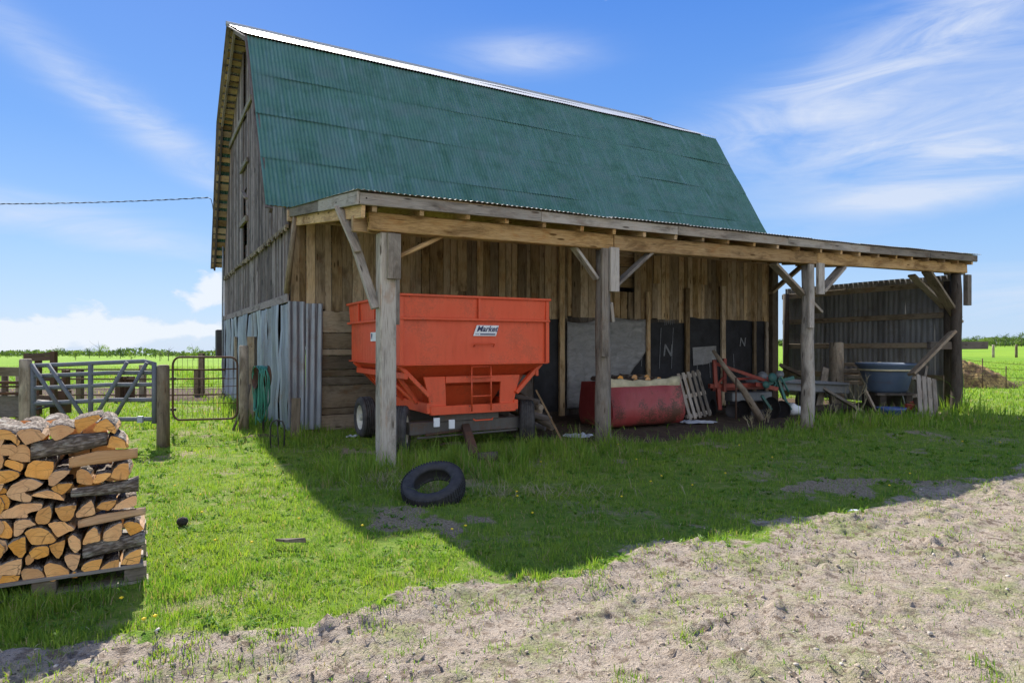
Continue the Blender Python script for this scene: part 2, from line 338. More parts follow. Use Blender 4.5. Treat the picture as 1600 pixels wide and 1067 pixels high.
M_rim = plain('cream wheel rim', (.55, .52, .44), .5, 0, .2)
M_white = plain('white enamel', (.72, .73, .74), .5, 0, .06)
M_ink = plain('blue black ink', (.03, .035, .10), .5, 0, .05)
M_chalk = plain('white print', (.19, .195, .21), .8, 0, .5, 30.)
M_tar = plain('black tar paper', (.018, .018, .022), .7, 0, .6, 3.)
M_hose = plain('green hose rubber', (.04, .20, .15), .4, 0, .25, 5.)
M_black = plain('black cable', (.03, .03, .035), .6)
M_tan = plain('tan liner', (.48, .42, .27), .7, 0, .25, 6.)
M_soilm = plain('grey soil', (.24, .20, .155), 1., 0, .4, 12., .1)
def plastic(name, c, tr=.35):
    m, t = mat(name); n1 = t.noise(t.scale(t.coord('Object'), (1., 1., 2.)), 4., 5, .65, .8)
    t.put(t.b.inputs['Base Color'], t.mix(t.ramp(n1, .3, .7), tuple(x*.6 for x in c), c)); t.b.inputs['Roughness'].default_value = .35
    t.put(t.b.inputs['Normal'], t.bump(n1, .8, .04)); return m
M_film = plastic('grey plastic film', (.29, .285, .285)); M_whitefilm = plastic('white plastic film', (.62, .65, .70))
def leafmat(name, c1, c2, tr=.45, dry=None, dryf=.12):
    m = bpy.data.materials.new(name); m.use_nodes = True; t = NT(m.node_tree); t.n.clear()
    rn = t.attr('rnd'); c = t.mix(rn, c1, c2)
    if dry: c = t.mix(t.math('GREATER_THAN', rn, 1-dryf), c, dry)
    df = t.n.new('ShaderNodeBsdfDiffuse'); tl = t.n.new('ShaderNodeBsdfTranslucent'); gl = t.n.new('ShaderNodeBsdfGlossy'); mx = t.n.new('ShaderNodeMixShader'); mg = t.n.new('ShaderNodeMixShader')
    t.put(df.inputs[0], c); t.put(tl.inputs[0], t.mix(1., c, (1.0, 1.0, .55), 'MULTIPLY')); mx.inputs[0].default_value = tr
    t.l.new(df.outputs[0], mx.inputs[1]); t.l.new(tl.outputs[0], mx.inputs[2]); gl.inputs['Roughness'].default_value = .5; t.put(gl.inputs[0], (.5, .5, .5)); mg.inputs[0].default_value = .04
    t.l.new(mx.outputs[0], mg.inputs[1]); t.l.new(gl.outputs[0], mg.inputs[2]); o = t.n.new('ShaderNodeOutputMaterial'); t.l.new(mg.outputs[0], o.inputs[0]); return m
M_grass = leafmat('grass blades', (.10, .24, .024), (.34, .45, .055), .5, (.40, .33, .17), .07)
M_straw = leafmat('dry stems', (.34, .28, .17), (.46, .40, .27), .3)
M_leafs = [leafmat('tree leaves dark', (.045, .085, .030), (.085, .14, .045), .35), leafmat('tree leaves mid', (.07, .13, .025), (.12, .19, .04), .4), leafmat('tree leaves spring', (.15, .24, .045), (.22, .31, .06), .45)]
M_trunk = plain('tree bark', (.10, .085, .07), .95, 0, .3)
M_flower = plain('dandelion yellow', (.80, .58, .02), .7, 0, .1)

# ------------------------------------------------------------------ ground
def sstep(a, b, x): 
    t = np.clip((x-a)/(b-a), 0, 1); return t*t*(3-2*t)
def fbm(x, y, sc_, oc=3, seed=0.):
    return noise.fractal(Vector((x*sc_+seed, y*sc_-seed, seed)), 1., 2., oc)
cP, sP = math.cos(PHI), math.sin(PHI)
def bf(X, Y): return (X-C0.x)*cP+(Y-C0.y)*sP, -(X-C0.x)*sP+(Y-C0.y)*cP
def gravel_f(u, s):
    return -8.2-.2*math.exp(-((u-1.5)/3.)**2)+.08*max(0, min(1, (-1.3-u)/.6)) - s + .38*fbm(u, s, .8, 3, 3.1) + .12*fbm(u, s, 3.5, 2, 8.)       # > 0 on the drive
def soil_f(u, s):
    """bare earth under the lean-to roof and on the small mound by the hose"""
    q_ = (u+.55)**2+(s+.62)**2
    if q_ < .5: return min(1., 1.5*math.exp(-q_/.10))
    if -.3 < u < 16 and -4.6 < s < 1.5:
        k = min(1, max(0, (s+3.35+.85*min(1, max(0, (u-3.4)/.8))*min(1, max(0, (10-u)/1.5))+.4*fbm(u, s, .9, 3, 5.))/.5)) * min(1, max(0, (u-3.2+.5*fbm(u, s, 1.2, 2, 9.))/.6)) * min(1, max(0, (14.4-u)/.4))
        return k
    return 0.
def bare_f(X, Y):
    """worn spots in the lawn"""
    v = fbm(X, Y, .75, 3, 21.)+.40*noise.noise(Vector((X*3.1, Y*3.1, 33.)))+.2*noise.noise(Vector((X*9., Y*9., 35.)))
    return min(1, max(0, (v-.46)/.22))
def far_z(X, Y):
    wl = min(1, max(0, (-X/max(Y, 1)-.12)/.25)) if Y > 0 else 0
    return -.0165*max(0, Y-30)*wl*wl*(3-2*wl)
def ground_z(X, Y):
    u, s = bf(X, Y); z = far_z(X, Y)
    if abs(X) < 22 and Y < 24: z += .025*fbm(X, Y, .5, 2, 1.)
    g_ = gravel_f(u, s)
    if g_ > -.5 and -6 < X < 14 and Y < 14:
        k = min(1, (g_+.5)/.7)
        tr = noise.noise(Vector((u*2.2, s*7., 4.)))                      # ruts run along the drive
        cl = noise.noise(Vector((u*9., s*14., 2.))); c2 = abs(noise.noise(Vector((X*21., Y*21., 6.))))
        c3 = noise.noise(Vector((X*38., Y*38., 9.)))
        c4 = noise.noise(Vector((u*7., s*19., 12.))); md = .25+max(0, noise.noise(Vector((u*1.1, s*2.6, 15.)))+.2)*1.3
        z += k*(.020*tr+md*(.045*max(0, cl-.05)+.065*max(0, c4-.10)+.045*c2)+.013*c3)+k*.012*max(0, math.sin(s*9.+.6*math.sin(u*.7)))*noise.noise(Vector((u*26., s*3., 44.))) + .05*k*max(0, 1-abs(g_)/.35)
    elif Y < 24 and abs(X) < 22:
        z += .012*noise.noise(Vector((X*4., Y*4., 3.)))
    # little mound beside the hose
    q = ((X+4.15)**2+(Y-10.6)**2)
    if q < 1: z += .14*math.exp(-q/.12)
    return z
def axis(lo, hi, step, far, grow):
    a = list(np.arange(lo, hi+1e-6, step)); d = step
    while a[-1] < far: d *= grow; a.append(a[-1]+d)
    d = step; b = []; x = lo
    while x > -far: d *= grow; x -= d; b.append(x)
    return b[::-1]+a
xs = axis(-4.6, 8., .031, 3500, 1.13); ys = axis(1.8, 8.6, .028, 4500, 1.10)
ys = [y for y in ys if y > -60]
V = []; gr = []; so_ = []; ba = []
for y in ys:
    for x in xs:
        V.append((x, y, ground_z(x, y))); u, s = bf(x, y)
        gr.append(min(1, max(0, gravel_f(u, s)/.5+.5)) if s > -30 else (1. if s > -16 else 0.))
        k = soil_f(u, s)
        if x < -4.6 and 17.5 < y < 24: k = max(k, min(1, (y-17.5))*min(1, (24-y)))
        if x > 12 and 24.5 < y-.0*x < 28 : k = max(k, .9)
        so_.append(k); ba.append(bare_f(x, y) if abs(x) < 20 and y < 20 else 0.)
nx = len(xs); Fc = [(j*nx+i, j*nx+i+1, (j+1)*nx+i+1, (j+1)*nx+i) for j in range(len(ys)-1) for i in range(nx-1)]
me = bpy.data.meshes.new('ground'); me.from_pydata(V, [], Fc)
for nm, a in (('gravel', gr), ('soil', so_), ('bare', ba)):
    at = me.attributes.new(nm, 'FLOAT', 'POINT'); at.data.foreach_set('value', np.array(a, dtype=np.float32))
me.polygons.foreach_set('use_smooth', [True]*len(me.polygons))
m, t = mat('yard ground'); ob = t.coord('Object'); n1 = t.noise(ob, .9, 4, .6); n2 = t.noise(ob, 6., 5, .65); n3 = t.noise(ob, 45., 4, .7); n4 = t.noise(ob, .05, 4, .6); n5 = t.noise(ob, 160., 2, .6)
turf = t.mix(t.ramp(n2, .3, .7), (.09, .18, .022), (.22, .28, .045)); turf = t.mix(t.ramp(n3, .52, .72, 0., .55), turf, (.23, .185, .10))
fieldc = t.mix(t.ramp(n4, .3, .7), (.125, .235, .020), (.215, .33, .032)); fieldc = t.mix(t.ramp(t.noise(t.scale(ob, (.4, 1., 1.)), .22, 6, .75), .48, .7, 0., .7), fieldc, (.085, .165, .02))
X_, Y_, Z_ = t.sep(ob); turf = t.mix(t.smooth(Y_, 12., 24.), turf, fieldc)
dry = t.ramp(t.math('ADD', n1, t.math('MULTIPLY', n2, .5)), .78, .95, 0., .9); turf = t.mix(t.math('MULTIPLY', dry, t.math('SUBTRACT', 1., t.smooth(Y_, 14., 30.))), turf, (.30, .245, .16))
bare_c = t.mix(t.ramp(n3, .35, .65), (.16, .115, .07), (.42, .345, .245)); turf = t.mix(t.ramp(t.math('ADD', t.attr('bare'), t.math('MULTIPLY', t.math('SUBTRACT', n2, .5), .8)), .3, .7, 0., .95), turf, bare_c)
gv = t.mix(t.ramp(n2, .3, .7), (.315, .255, .20), (.42, .355, .29)); gv = t.mix(t.ramp(n3, .50, .74, 0., .65), gv, (.25, .19, .14)); gv = t.mix(t.ramp(n5, .6, .75, 0., .4), gv, (.55, .50, .45))
gv = t.mix(t.ramp(t.math('ADD', t.noise(ob, 2.3, 5, .7), t.math('MULTIPLY', n3, .3)), .64, .8, 0., .75), gv, (.20, .24, .075))
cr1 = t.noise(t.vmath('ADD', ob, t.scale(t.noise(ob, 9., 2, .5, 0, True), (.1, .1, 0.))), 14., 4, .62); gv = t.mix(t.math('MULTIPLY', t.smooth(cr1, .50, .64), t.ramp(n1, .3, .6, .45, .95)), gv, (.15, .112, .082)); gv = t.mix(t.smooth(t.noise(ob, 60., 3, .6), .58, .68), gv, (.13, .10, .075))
sl_ = t.mix(t.ramp(n2, .3, .7), (.065, .047, .034), (.14, .10, .072)); sl_ = t.mix(t.ramp(n3, .5, .75, 0., .6), sl_, (.20, .155, .115))
fg = t.smooth(t.math('ADD', t.attr('gravel'), t.math('MULTIPLY', t.math('SUBTRACT', n2, .5), .9)), .42, .58)
fs = t.smooth(t.math('ADD', t.attr('soil'), t.math('MULTIPLY', t.math('SUBTRACT', n2, .5), .8)), .4, .6)
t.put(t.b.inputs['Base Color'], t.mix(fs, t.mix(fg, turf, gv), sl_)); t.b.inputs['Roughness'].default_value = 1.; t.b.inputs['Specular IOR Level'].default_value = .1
t.put(t.b.inputs['Normal'], t.bump(t.math('ADD', n3, t.math('MULTIPLY', n5, .5)), .9, .03))
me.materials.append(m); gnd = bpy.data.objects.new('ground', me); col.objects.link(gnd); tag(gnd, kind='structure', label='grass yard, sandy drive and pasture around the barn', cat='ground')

# ------------------------------------------------------------------ barn
BW, BL = 10.84, 12.87; ZE, SB, ZB, ZR = 4.13, 2.40, 8.02, 9.54
barn = thing('barn', 'old gambrel barn of weathered boards with green corrugated roof', 'barn')
def roof_z(s):
    s = min(s, BW-s)
    if s < SB: return ZE-.25+(ZB-ZE)*(s-.0)/(SB-.0)+.25*(1-s/SB)*0 if s > 0 else ZE-.25
    return ZB+(ZR-ZB)*(s-SB)/(BW/2-SB)
def boards_vertical(mb, plane, a0, a1, z0, z1f, wmin=.15, wmax=.25, th=.025, gap=(.003, .012), skip=None, z0j=0.):
    """vertical boards over [a0, a1]; plane 'front' (y = 0) or 'gable' (x = 0)"""
    a = a0
    while a < a1-.03:
        wd = min(random.uniform(wmin, wmax), a1-a); dpt = random.uniform(0, .012)
        zt = min(z1f(a), z1f(a+wd)); zt2 = (z1f(a), z1f(a+wd)); zb = z0+random.uniform(-z0j, z0j)
        if not (skip and skip(a+wd/2)):
            e = wd-random.uniform(*gap); j = random.uniform(-.006, .006)
            if plane == 'front':
                p = [(a, -th-dpt, zb), (a+e, -th-dpt, zb), (a+e, -dpt, zb), (a, -dpt, zb), (a+j, -th-dpt, zt2[0]), (a+e+j, -th-dpt, zt2[1]), (a+e+j, -dpt, zt2[1]), (a+j, -dpt, zt2[0])]
            else:
                p = [(-th-dpt, a, zb), (-dpt, a, zb), (-dpt, a+e, zb), (-th-dpt, a+e, zb), (-th-dpt, a+j, zt2[0]), (-dpt, a+j, zt2[0]), (-dpt, a+e+j, zt2[1]), (-th-dpt, a+e+j, zt2[1])]
            mb.hexa(p, zt-zb, e, th)
        a += wd
# front wall: vertical boards above, a recessed hatch, planks and tar paper below
mb = MB(); boards_vertical(mb, 'front', .02, BL, 2.18, lambda a: 4.02, .11, .23, .025, (.003, .018), lambda a: 7.35 < a < 8.05, .06)
q = MB(); 
for a in (7.38, 7.60, 7.84): q.box((a, .05, 2.2), (a+.2, .075, 2.78+random.random()*.12), axis=2)
for z in (2.95, 3.2, 3.45, 3.68): q.box((7.36, .09, z), (8.04, .115, z+.235))
mb.v_off = 0
front = mb.build('front_wall', W_wall, barn); q.build('hatch', W_wall, barn)
mb = MB(); z = .0
for k, h in enumerate((.30, .12, .42, .16, .13, .26, .12, .30, .40)):
    mb.box((.50, -.03-.03*random.random(), z), (3.4+random.random()*.6, .0, z+h-.012)); z += h
mb.build('plank_wall', W_plank, barn, bevel=.004)
mb = MB(); boards_vertical(mb, 'front', 3.3, BL, .0, lambda a: 2.2, .2, .3); ob_ = mb.build('lower_wall', W_dark, barn)
# black tar paper with white print, studs nailed over it
tars = []
for a0, a1, z0, z1 in ((5.1, 5.85, .1, 2.15), (7.2, 9.62, .0, 2.12), (9.70, 10.9, 0., 2.25), (11.0, 12.55, .0, 2.22)):
    n = 8; tar = MB()
    for i in range(n):
        x0, x1 = a0+(a1-a0)*i/n, a0+(a1-a0)*(i+1)/n
        tp = [z1+.05*noise.noise(Vector((x*2.1, 3, 1))) for x in (x0, x1)]; yo = [-.055-.012*noise.noise(Vector((x*4, 1, 2))) for x in (x0, x1)]
        b = tar.verts([(x0, yo[0], z0), (x1, yo[1], z0), (x1, yo[1], tp[1]), (x0, yo[0], tp[0])]); tar.face((b, b+1, b+2, b+3), [(x0, z0), (x1, z0), (x1, tp[1]), (x0, tp[0])])
    tarob = tar.build('tar_paper', M_tar, barn); tarob.modifiers.new('thickness', 'SOLIDIFY').thickness = .004; tars.append((a0, a1, tarob))
def tar_at(x): return min(tars, key=lambda t_: abs(x-(t_[0]+t_[1])/2)-(t_[1]-t_[0])/2)[2]
def text_mesh(name, txt, size, material, parent, Mloc, shear=0., ext=.001, bold=0.):
    cu = bpy.data.curves.new(name, 'FONT'); cu.body = txt; cu.size = size; cu.shear = shear; cu.align_x = 'CENTER'; cu.align_y = 'CENTER'; cu.extrude = ext; cu.offset = bold
    tmp = bpy.data.objects.new('tmp', cu); col.objects.link(tmp); dg = bpy.context.evaluated_depsgraph_get(); me = bpy.data.meshes.new_from_object(tmp.evaluated_get(dg)); bpy.data.objects.remove(tmp)
    me.name = name; me.materials.clear(); me.materials.append(material); o = bpy.data.objects.new(name, me); col.objects.link(o); o.parent = parent; o.matrix_local = Mloc; return o
RX = Matrix.Rotation(R(90), 4, 'X')
for px, py, sz in ((1043, 548, .42), (1093, 562, .42), (984, 554, .42), (1160, 535, .32)):
    p = ONS(px, py, -.075); text_mesh('print', 'N', sz, M_chalk, tar_at(p.x), Matrix.Translation(p) @ RX, .15, .001, .004)
for px0, y0, px1, y1 in ((1033, 512, 1030, 576), (1052, 512, 1049, 576), (1108, 548, 1110, 590), (1090, 552, 1089, 590), (1146, 553, 1147, 575), (993, 560, 1003, 512), (1002, 572, 1004, 545)):
    p0, p1 = ONS(px0, y0, -.073), ONS(px1, y1, -.073); lm = MB(); lm.beam(p0, p1, .018, .003, (0, 1, 0)); lm.build('print_line', M_chalk, tar_at(p0.x))
lm = MB()
for i in range(6): p = ONS(1039+i*2.8, 499, -.073); lm.beam(p, p-Vector((0, 0, .1+.05*random.random())), .015, .003, (0, 1, 0))
lm.build('print_stripes', M_chalk, tar_at(ONS(1045, 499, -.073).x))
for px, z1, wd in ((877, 4.0, .13), (1012, 2.85, .1), (1073, 3.0, .13), (1129, 3.1, .14), (1178, 2.2, .1), (1197, 2.2, .1)):
    a = ONS(px, 540, -.1).x; mb = MB(); mb.box((a-wd/2, -.15, 0), (a+wd/2, -.085, z1)); mb.build('stud', W_wall if z1 > 2.3 else W_plank, barn, bevel=.006)
for px, y0, y1 in ((1100, 330, 445), (1026, 400, 443), (722, 372, 455)):        # patch boards on the upper wall
    p = ONS(px, y1, -.06); p2 = ONS(px, y0, -.06); mb = MB(); mb.box((p.x-.1, -.075, p.z), (p.x+.1, -.045, min(3.95, p2.z))); mb.build('patch_board', W_wall, barn)
mb = MB(); mb.box((-.06, -.12, 3.78), (BL+.05, -.045, 3.98)); mb.build('ledger', W_beam, barn, bevel=.01)
mb = MB(); mb.box((BL-.12, -.16, 0), (BL+.12, .08, 4.05)); mb.build('corner_post', W_plank, barn, bevel=.01)
# gable wall towards the gate
zrake = lambda a: max(3.9, roof_z(a)+.05)
mb = MB(); boards_vertical(mb, 'gable', .0, BW, 3.72, lambda a: zrake(a)-.02, .14, .24, .028, (.003, .02), skip=lambda a: 5.15 < a < 6.05)
ga = mb.build('gable_wall', W_gable, barn)
mb = MB(); boards_vertical(mb, 'gable', .02, BW, 2.36, lambda a: 3.74, .13, .22, .025, (.002, .012)); 
for v in mb.v: v.x += .035
mb.build('lower_gable', W_gable, barn)
mb = MB()
for z0, z1 in ((3.7, 4.15), (4.9, 5.6), (6.1, 7.4), (7.5, 9.4)): mb.box((.03, 5.1, z0), (.055, 6.1, z1)) 
for a in (5.15, 5.42, 5.68, 5.9): mb.box((-.012, a, 5.55), (.012, a+.2, 7.35))
mb.build('loft_door', W_gable, barn)
mb = MB(); mb.box((-.09, 4.3, 7.36), (-.045, 9.3, 7.50)); mb.box((-.10, 4.9, 6.05), (-.045, 6.25, 6.17)); mb.box((-.11, 5.0, 4.62), (-.045, 6.2, 4.76)); mb.beam((-.07, 5.1, 5.2), (-.07, 5.9, 5.55), .04, .1, (1, 0, 0)); mb.build('batten', W_grey, barn, bevel=.006)
mb = MB(); mb.beam((-.045, -.02, 3.70), (-.045, BW, 3.70), .05, .06); 
for i in range(60):
    a = random.random()*BW; mb.box((-.075, a, 3.66-random.random()*.07), (-.04, a+.05+.1*random.random(), 3.72))
mb.build('drip_ledge', W_plank, barn)
mb = MB(); mb.beam((-.03, -.03, 2.42), (-.03, BW, 2.42), .03, .15); mb.build('sill_board', W_gable, barn, bevel=.004)
# galvanised sheets on the lower gable, wrapped around the corner
mb = MB(); a = 0.
while a < BW-.05:
    wd = min(.72, BW-a); top = 2.34-random.random()*.03; bot = random.uniform(-.02, .05)
    mb.corr((-.035-random.random()*.02, a, bot), (0, wd+.05, 0), (0, 0, top-bot), .30, .020, (-1, 0, 0), 20, 5, None, .30, .06); a += wd
mb.build('gable_sheeting', M_zinc, barn)
mb = MB(); mb.corr((-.04, -.055, .02), (.30, 0, 0), (0, 0, 2.34), .118, .016, (0, -1, 0), 8, 6, None, .236, .03); mb.corr((.25, -.08, .05), (.29, 0, 0), (.03, 0, 2.28), .118, .016, (0, -1, 0), 8, 6, None, .236, .04)
mb.corr((-.04, -.05, 1.55), (.56, 0, 0), (.0, .0, .78), .118, .016, (0, -1, 0), 8, 3, None, .236, .02)
mb.build('corner_sheeting', M_zinc, barn)
# far walls keep the inside dark
mb = MB(); boards_vertical(mb, 'gable', 0, BW, 0, lambda a: zrake(a), .22, .3)
for v in mb.v: v.x += BL
mb.build('far_gable', W_gable, barn)
mb = MB(); boards_vertical(mb, 'front', 0, BL, 0, lambda a: 4.3, .22, .3)
for v in mb.v: v.y += BW
mb.build('rear_wall', W_gable, barn)
mb = MB(); mb.box((.2, .3, -.02), (BL-.2, BW-.3, .03)); mb.build('barn_floor', W_dark, barn)
# roof: four courses of green sheets on the steep slope, silver above
def oh(s): return .34+.10*min(1, max(0, s)/SB)+.04*(max(0, s-SB)/3 if s < BW/2 else 1)
def slope_sheets(mb, s0, z0, s1, z1, rows, n, u0, u1, mirror=False, silver=False):
    for k in range(rows):
        a, b = k/rows, min(1, (k+1)/rows+.012)
        A = Vector((u0, s0+(s1-s0)*a, z0+(z1-z0)*a)); B = Vector((u0, s0+(s1-s0)*b, z0+(z1-z0)*b))
        if mirror: A.y = BW-A.y; B.y = BW-B.y
        lift = Vector(n)*(.020*(1 if k < rows-1 else 0)+.004); x0 = u0
        mb.corr(A+Vector(n)*.016, (u1-u0, 0, 0), B-A-Vector(n)*.012, .076, .0105 if not silver else .005, n, 6, 3, None, .66, .022)
n1 = Vector((0, -(ZB-ZE), SB)).normalized(); n2 = Vector((0, -(ZR-ZB), BW/2-SB)).normalized()
mb = MB(); slope_sheets(mb, .06, ZE-.08, SB, ZB, 4, n1, -.40, BL+.42)
roof = mb.build('steep_roof', M_green, barn)
mb = MB(); slope_sheets(mb, SB-.05, ZB+.01, BW/2, ZR, 2, n2, -.44, BL+.42, False, True); mb.build('upper_roof', M_silver, barn)
mb = MB(); nn1, nn2 = Vector((0, -n1.y, n1.z)), Vector((0, -n2.y, n2.z))
slope_sheets(mb, .06, ZE-.08, SB, ZB, 2, nn1, -.40, BL+.42, True); mb.build('far_steep_roof', M_green, barn)
mb = MB(); slope_sheets(mb, SB-.10, ZB-.02, BW/2, ZR, 1, nn2, -.44, BL+.42, True, True); mb.build('far_upper_roof', M_silver, barn)
mb = MB(); mb.lathe([(.06, -.5), (.06, BL+.5)], Matrix.Translation((0, BW/2, ZR+.01)) @ Matrix.Rotation(R(90), 4, 'Y'), 10); mb.build('ridge_cap', M_silver, barn)
mb = MB()
for mir in (0, 1):
    for (s0, z0, s1, z1, nrm) in ((.06, ZE-.08, SB, ZB, n1), (SB, ZB, BW/2, ZR, n2)):
        L = math.hypot(s1-s0, z1-z0); k = 0.05
        while k < L-.1:
            wd = random.uniform(.12, .2); f0, f1 = k/L, (k+wd)/L
            A = Vector((-.38, s0+(s1-s0)*f0, z0+(z1-z0)*f0)); d = Vector((0, s1-s0, z1-z0)).normalized()
            nv = nrm.copy()
            if mir: A.y = BW-A.y; d.y = -d.y; nv = Vector((0, -nv.y, nv.z))
            c = A+d*(wd/2)-nv*.055; mb.beam(c, c+Vector((BL+.74, 0, 0)), wd, .022, nv); k += wd+random.uniform(.03, .12)
mb.build('roof_sheathing', W_soffit, barn)
for u in (-.30, .12, BL+.25):
    mb = MB()
    for mir in (0, 1):
        for (s0, z0, s1, z1) in ((.1, ZE-.16, SB+.02, ZB-.12), (SB, ZB-.12, BW/2, ZR-.12)):
            y = (lambda q: BW-q if mir else q); mb.beam((u, y(s0), z0), (u, y(s1), z1), .05, .12, (0, -1, 0) if not mir else (0, 1, 0))
    mb.build('rafter', W_gable, barn)
mb = MB(); 
for mir in (0, 1):
    y = (lambda q: BW-q if mir else q)
    mb.beam((-.36, y(.05), ZE-.12), (-.40, y(SB), ZB-.035), .025, .10, (-1, 0, 0)); mb.beam((-.40, y(SB), ZB-.03), (-.44, y(BW/2), ZR-.04), .025, .10, (-1, 0, 0))
mb.build('barge_board', W_gable, barn)
# conduit and meter box by the far corner of the gable
mb = MB(); mb.tube([(-.09, 10.35, 5.3), (-.09, 10.35, 3.8), (-.10, 10.32, 2.5), (-.09, 10.3, .2)], .028, 8); mb.build('conduit', M_zinc, barn)
mb = MB(); mb.box((-.26, 10.55, 1.2), (-.07, 10.95, 2.05)); mb.build('meter_box', M_iron, barn, bevel=.02)
p = ONU(368, 546, -.08); mb = MB(); mb.box((-.11, p.y-.12, p.z-.32), (-.06, p.y+.12, p.z+.35)); mb.build('mounting_board', W_plank, barn)

# ------------------------------------------------------------------ lean-to
TL = .017
lean = thing('lean_to_shed', 'open lean-to on timber posts along the yard side of the barn', 'lean-to')
DF = 4.30; ZF = 3.50
def lz(u, s):                                       # top of the roof boards
    f = -s/DF; return 4.0*(1-f)+(float(np.interp(u, (.05, 1.5, 3.65, 5., 6.5, 8.4, 10.1, 12.4, 14.75), (3.456, 3.485, 3.491, 3.514, 3.54, 3.553, 3.579, 3.632, 3.68)))-.03)*f
PU = []
for px, wd, top in ((603, .25, 0), (942, .24, 0), (1262, .27, 0), (1494, .27, 0)):
    p = ONS(px, 600, -4.0); PU.append(p.x)
gz = lambda u, s: ground_z(*(BM @ Vector((u, s, 0))).xy)
for i, u in enumerate(PU):
    mb = MB(); zt = float(np.interp(u, (.36, 3.8, 6., 8.85, 14.2), (3.02, 3.05, 3.07, 3.12, 3.26))); n = 12
    if i == 0:
        mb.beam((u, -4.0, -.3), (u+.0, -4.0, zt), .21, .21, (0, 1, 0), jit=.004); mt, bv = W_grey, .015
    else:
        pts = [(u+.012*math.sin(k*2.1+i), -4.0+.01*math.cos(k*1.7), -.3+(zt+.3)*k/7) for k in range(8)]
        mb.tube(pts, [.130-.003*k+.004*math.sin(k*3.+i) for k in range(8)], 14); mt, bv = (W_grey if i < 3 else W_dark), 0
    po = mb.build('post', mt, lean, bevel=bv)
    mb = MB()
    if i == 0: mb.box((u-.03, -4.18, 2.42), (u+.14, -4.115, 3.0)); mb.box((u+.135, -3.97, 1.85), (u+.20, -3.86, 2.75))
    elif i == 1: mb.box((u+.0, -4.20, 2.40), (u+.17, -4.13, 3.08)); mb.box((u-.14, -4.17, 1.4), (u-.02, -4.12, 3.06)); mb.beam((u+.12, -4.0, 2.25), (u+.2, -3.95, 1.95), .06, .13, (0, 1, 0))
    elif i == 2: mb.box((u+.06, -4.20, 2.55), (u+.24, -4.13, 3.15)); mb.box((u-.16, -4.16, 1.9), (u-.02, -4.11, 3.12))
    else: mb.box((u+.10, -4.2, 2.5), (u+.28, -4.10, 3.22))
    mb.build('cleat', W_grey, lean, bevel=.006)
bz = lambda u: float(np.interp(u, (.36, 3.8, 6., 8.85, 14.2), (3.135, 3.165, 3.187, 3.241, 3.379)))-.10
cuts = [.17, 3.96+.08, 9.0, 14.55]
for a, b in zip(cuts, cuts[1:]):
    mb = MB(); mb.beam((a+.004, -4.10, bz(a)+.10), (b-.004, -4.10, bz(b)+.10), .10, .235, jit=.006); mb.build('beam', W_beam, lean, bevel=.012)
mb = MB(); mb.beam((.02, -3.93, bz(0)+.08), (14.5, -3.93, bz(14.5)+.08), .08, .20); mb.build('inner_beam', W_beam, lean, bevel=.008)
mb = MB(); u = .20; k = 0; rl = []
while u < 14.6: rl.append(u); u += .62+.04*math.sin(k*2.); k += 1
for u in rl:
    mb = MB(); mb.beam((u, -.08, lz(u, 0)-.11), (u, -DF+.004, lz(u, -DF)-.118), .06, .18); mb.build('rafter', W_beam, lean, bevel=.004)
mb = MB()
for s in (-.3, -1.0, -1.7, -2.4, -3.1, -3.8, -4.25):
    pts = [(u, s, lz(u, s)-.008) for u in np.linspace(.02, 14.58, 12)]
    for a, b in zip(pts, pts[1:]): mb.beam(a, b, .13, .022)
mb.build('purlin', W_soffit, lean)
fz = lambda u: lz(u, -DF)-.065
cf = [.0, 2.6, 5.2, 7.9, 10.4, 12.6, 14.62]
for a, b in zip(cf, cf[1:]):
    mb = MB(); mb.beam((a+.003, -DF-.014, fz(a)), (b-.003, -DF-.014, fz(b)), .03, .145, jit=.005); mb.build('fascia', W_grey, lean, bevel=.005)
mb = MB(); mb.beam((-.012, -.0, lz(0, 0)-.06), (-.012, -2.3, lz(0, -2.3)-.06), .03, .15); mb.beam((-.014, -2.3, lz(0, -2.3)-.055), (-.014, -DF-.02, lz(0, -DF)-.06), .03, .165); mb.build('end_trim', W_grey, lean, bevel=.005)
mb = MB(); mb.beam((.06, -.1, lz(0, 0)-.22), (.06, -DF+.02, lz(0, -DF)-.21), .05, .16); mb.build('end_rafter', W_beam, lean, bevel=.005)
# roof sheets: one corrugated course per stretch so the roof follows its sag
mb = MB(); edges = np.linspace(-.05, 14.66, 20)
for a, b in zip(edges, edges[1:]):
    A = Vector((a, -DF-.07, lz(a, -DF)+.022)); B = Vector((b+.03, -DF-.07, lz(b+.03, -DF)+.022)); T = Vector((a, .05, lz(a, 0)+.026))
    mb.corr(A+Vector((0, random.uniform(-.025, .012), random.uniform(0, .006))), B-A, T-A, .076, .006, (0, .13, 1), 6, 3, None, .7, .018)
mb.build('roof_sheet', M_leansheet, lean)
def brace(p0, p1, w, h, m=W_grey, up=(0, 1, 0), bev=.006):
    mb = MB(); mb.beam(p0, p1, w, h, up, jit=.004); return mb.build('brace', m, lean, bevel=bev)
brace((.03, -3.52, 3.36), (.30, -4.02, 2.05), .055, .11, up=(1, 0, 0)); brace((-.035, -3.45, 3.42), (.12, -3.83, 2.78), .045, .10, up=(1, 0, 0))
mb = MB(); mb.tube([(.03, -.42, 3.88), (-.02, -.25, 3.2), (-.06, -.06, 2.5)], [.045, .05, .055], 8); mb.build('brace', W_plank, lean)
mb = MB(); mb.tube([ONS(620, 402, -3.95), ONS(660, 384, -3.95), ONS(697, 366, -3.95)], [.03, .034, .03], 7); mb.build('brace', W_beam, lean)
brace(ONS(932, 436, -3.98), ONS(896, 386, -3.98), .05, .14); brace(ONS(960, 447, -4.04), ONS(1019, 392, -4.04), .05, .16)
